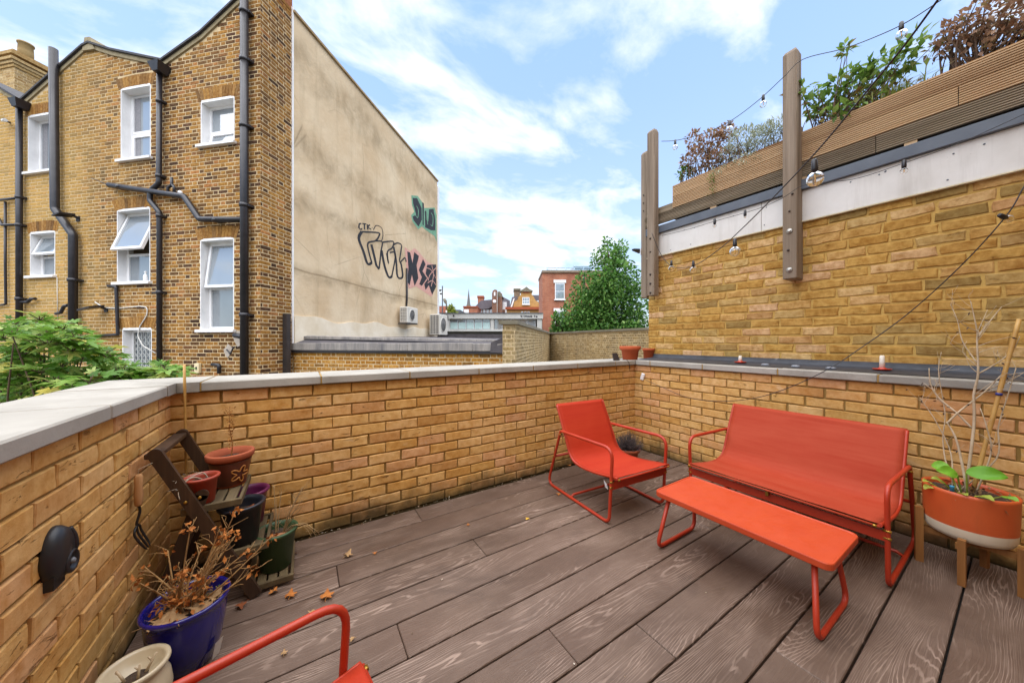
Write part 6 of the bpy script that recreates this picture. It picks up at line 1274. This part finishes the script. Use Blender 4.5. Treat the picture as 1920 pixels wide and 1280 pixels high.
fst([(976, 591), (977.5, 595), (979, 591)]); fst([(980, 595.5), (982.5, 590.5)], .03); fst([(983.5, 595), (984, 591.5), (985.5, 594), (987, 591.5), (987.5, 595)]); fst([(989.5, 595), (989, 592.5), (991, 592.5), (991.2, 595)]); fst([(994, 592.2), (992.6, 593), (994, 594), (992.6, 595)]); fst([(995.5, 591), (995.5, 595)]); fst([(997.4, 592.4), (995.7, 593.8), (997.6, 595)]); fst([(1002, 591), (1002, 595)]); fst([(1001.2, 592), (1003.2, 592)]); fst([(1005, 592.5), (1006.6, 592.5), (1006.6, 595), (1005, 595), (1005, 592.5)])
fst([(833, 591), (834.5, 595), (836, 591.5), (837.5, 595), (839, 591)], .04); fst([(840, 592), (841, 595.5), (839.4, 596)], .04)
stuff(b.build('fascia_lettering', M_let, f.o)); f.box(850.5, 852.5, 590, 593.5, -.16, -.1, 'small_lamp', M_black)
# gabled ochre building
M_och = brick_far('ochre_brick_far', 'b5823c', 'c69448', '94682f'); M_tile = simple('grey_slate_far', '6d676a', '57525a', .9, 1.2, .1); M_tred = simple('terracotta_band', '9d4f2e', '8a4226', .9, 2, .1)
f = Far('gabled_building', 'ochre brick building with shaped Dutch gable and white window', 'building', 985, 40, 0, 'old buildings on the skyline')
f.box(950, 1012, 577, None, 0, 10, 'wall', M_och); f.poly([(962, 577), (964, 566), (970, 562), (973, 556), (977, 552), (977, 545), (997, 545), (997, 552), (1001, 557), (1004, 563), (1010, 567), (1012, 577)], -.05, 1.2, 'gable', M_och)
f.poly([(975, 545), (980, 543), (987, 538), (993, 543), (998.5, 545), (998.5, 547), (975, 547)], -.25, 1.3, 'gable_head', M_oldcap); f.box(980.5, 992, 546, 549.5, -.1, .1, 'terracotta_panel', M_tred)
f.box(947.5, 1013.5, 575.8, 580.5, -.35, .1, 'cornice', M_tred); f.window(979.5, 992.5, 557.5, 570.5, -.06, 1.0, 2, M_glassd, 1); f.box(978.5, 993.5, 570.6, 572, -.3, 0, 'sill', M_pvc)
f.poly([(996, 549), (1020, 549), (1020, 577), (1004, 577)], 2, 9, 'slate_roof', M_tile); f.window(1009, 1015.5, 560, 571.5, 1.95, 1.0, 0, M_glass)
f.poly([(955, 577), (960, 555), (970, 553), (970, 577)], 1, 9, 'slate_roof', M_tile); f.poly([(957, 575), (963, 558), (965, 558), (960, 575)], .8, 1, 'white_dormer_cheek', M_pvc)
ch = f.box(964, 976, 537.5, 560, 2.2, 4, 'chimney', far_brick('brown_brick_far', '75604a', '8a7358', '5f4d3c')); f.box(963, 977, 535.8, 539, 2.0, 4.2, 'chimney_cap', M_oldcap, ch)
for x in (979, 985, 991): f.window(x - 1.8, x + 1.8, 584, 590, -.06, .6, 0, M_glass)
# clock tower
f = Far('clock_tower', 'dark brown brick tower with curved head and small white clock face', 'tower', 931, 46, 0, 'old buildings on the skyline')
M_brn = far_brick('brown_red_brick_far', '6f4636', '82533f', '573729')
f.box(922.5, 932.5, 550, None, 0, 4, 'shaft', M_brn); f.poly([(922.5, 550), (924, 545), (928, 542.5), (932, 544), (932.5, 550)], -.02, 4, 'curved_head', M_brn)
f.box(932.6, 941, 549, None, .4, 4, 'side_shaft', M_brn); f.poly([(932.6, 549), (934, 545.5), (938, 546), (941.5, 553), (943.5, 556), (932.6, 556)], .38, 4, 'side_head', M_oldcap)
f.box(926.2, 928.8, 547.5, 554.5, -.1, .05, 'lancet_window', M_pvc); f.box(931.8, 932.7, 548, 590, -.1, 0, 'rain_pipe', M_conc)
MB().lathe([(3.1 * f.k, 0), (3.1 * f.k, .1), (2.5 * f.k, .12), (0, .12)], 24, (f.X(927.3), -.0, f.Zz(565)), Matrix.Rotation(R(90), 4, 'X')).build('clock_face', M_pvc, f.o)
b = MB(); c0 = (f.X(927.3), -.13, f.Zz(565)); b.beam(c0, (c0[0] + .05, -.13, c0[2] + 1.8 * f.k), .06, .02, (0, 1, 0)).beam(c0, (c0[0] + 1.1 * f.k, -.13, c0[2] - .3 * f.k), .07, .02, (0, 1, 0)); b.build('clock_hands', M_black, f.o)
# slate-roofed terrace with chimney, white dormers
f = Far('slate_house', 'grey slate roofed house with orange brick chimney and a row of small white windows', 'house', 905, 50, 0, 'old buildings on the skyline')
f.box(890, 947, 580, None, 0, 8, 'wall', M_brn); f.poly([(886, 581), (902, 564), (923, 562), (924, 574), (916, 579), (890, 581)], -.4, 3, 'slate_roof', M_tile); f.poly([(941, 554), (956, 562), (956, 577), (943, 578)], 1, 6, 'slate_roof', M_tile); f.box(939, 950, 566, 590, .2, 3, 'white_bay', M_pvc)
ch = f.box(894.5, 905, 555.5, 567, 1, 2.5, 'chimney', M_red); f.box(893.5, 906, 552.8, 556.5, .9, 2.6, 'chimney_cap', M_tred, ch)
for i in range(7): f.window(893.5 + i * 6.2, 898 + i * 6.2, 580, 587.5, -.06, .8, 1, M_glassd)
# orange parapet block, church spire, small red block, pole
f = Far('orange_parapet_block', 'small orange brick block below the thin spire', 'building', 880, 44, 0, 'old buildings on the skyline'); f.box(869, 895, 575, None, 0, 5, 'wall', M_red); f.box(868.4, 895.6, 574, 576.2, -.15, 5.1, 'coping', M_tred); f.box(870.5, 879, 580, 590, -.1, 0, 'white_panel', M_pvc)
f = Far('church_spire', 'thin grey church spire far on the skyline', 'spire', 878.7, 150, 0, 'old buildings on the skyline')
MB().add([(-.9, -.9, 0), (.9, -.9, 0), (.9, .9, 0), (-.9, .9, 0), (-.75, -.75, f.Zz(573)), (.75, -.75, f.Zz(573)), (.75, .75, f.Zz(573)), (-.75, .75, f.Zz(573)), (0, 0, f.Zz(541))], [(0, 1, 5, 4), (1, 2, 6, 5), (2, 3, 7, 6), (3, 0, 4, 7), (4, 5, 8), (5, 6, 8), (6, 7, 8), (7, 4, 8)]).build('spire', simple('grey_stone_far', '6d6a68', '5a5755', .9, .5, .1), f.o); b = f.box(875.5, 882, 572, None, -1.6, 1.6, 'tower', M_oldcap)
f = Far('small_red_block', 'small red building with white doorway at the end of the rendered wall', 'building', 832, 34, 0, 'old buildings on the skyline'); f.box(823, 838.5, 573.5, None, 0, 5, 'wall', far_brick('coral_brick_far', 'a85a42', 'b5664c', '8f4a36')); f.box(836, 838.6, 582, 588, -.1, 0, 'white_door', M_pvc)
f.box(838.6, 860, 579, None, 1, 6, 'rear_wall', simple('dark_grey_wall', '5f6163', '4f5153', .9, 1, .1)); 
f = Far('street_lamp', 'dark lamp mast rising at the end of the rendered wall', 'lamp', 829.5, 17, 0); MB().tube([(0, 0, GZ), (0, 0, f.Zz(536))], [.04, .03], 8).build('mast', M_black, f.o); b = MB().beam((0, 0, f.Zz(544)), (-.12, 0, f.Zz(543)), .03, .03).box((-.16, -.05, f.Zz(546)), (-.08, .05, f.Zz(543))).box((-.12, -.04, f.Zz(552)), (-.04, .04, f.Zz(549.5))); b.build('camera_heads', M_black, f.o)
f = Far('roof_mast', 'small bent grey mast behind the lamp post', 'mast', 836, 33, 0); MB().tube([(f.X(832.5), 0, f.Zz(560)), (f.X(835), 0, f.Zz(565)), (f.X(837), 0, f.Zz(570)), (f.X(837), 0, f.Zz(580))], [.12, .18, .07, .07], 8).build('mast', M_oldcap, f.o)
crown_tree('small round yellowish green tree beside the little red building', 'tree', 847, 33, [(575, 843, 851), (580, 840, 855), (586, 839, 858), (600, 840, 857)], 700, .35, 73, 'street_tree', leaf_mat('yellow_green_leaf', [(0, '6d7a2c'), (.5, '8a9438'), (1, 'a8ac50')], .3), 14)

# ------------------------------------------------------------------ unseen house front behind the photographer, added and raised to shade the far parapet
hb = thing('house_front_blocker', 'unseen buff brick house front with glazed door, added behind the camera to block sky', 'building', (0, YF, 0))
HH = 5.4; hw = MB(); DX0, DX1, WX0, WX1 = -.2, .75, 1.35, 2.75
for (a, c, z0, z1) in ((-3.0, DX0, GZ, HH), (DX0, DX1, GZ, .0), (DX0, DX1, 2.1, HH), (DX1, WX0, GZ, HH), (WX0, WX1, GZ, .9), (WX0, WX1, 2.1, HH), (WX1, XT + .33, GZ, HH)): hw.box((a, -.3, z0), (c, -.003, z1))
hw.build('wall', brick_far('buff_brick_plain', 'c89a5a', 'd6ab6c', 'b5884a', '957338'), hb)
for (nm, a, c, z0, z1) in (('glazed_door', DX0, DX1, .0, 2.1), ('window', WX0, WX1, .9, 2.1)):
    b = MB(); bars(b, a + .004, c - .004, z0 + .004, z1 - .004, -.12, -.05, .07); w = b.build(nm, M_pvc, hb); MB().box((a + .075, -.095, z0 + .075), (c - .075, -.075, z1 - .075)).build('pane', M_glassd, w)
MB().box((-3.05, -.35, HH + .001), (XT + .38, .06, HH + .08)).build('parapet_coping', M_coping, hb)
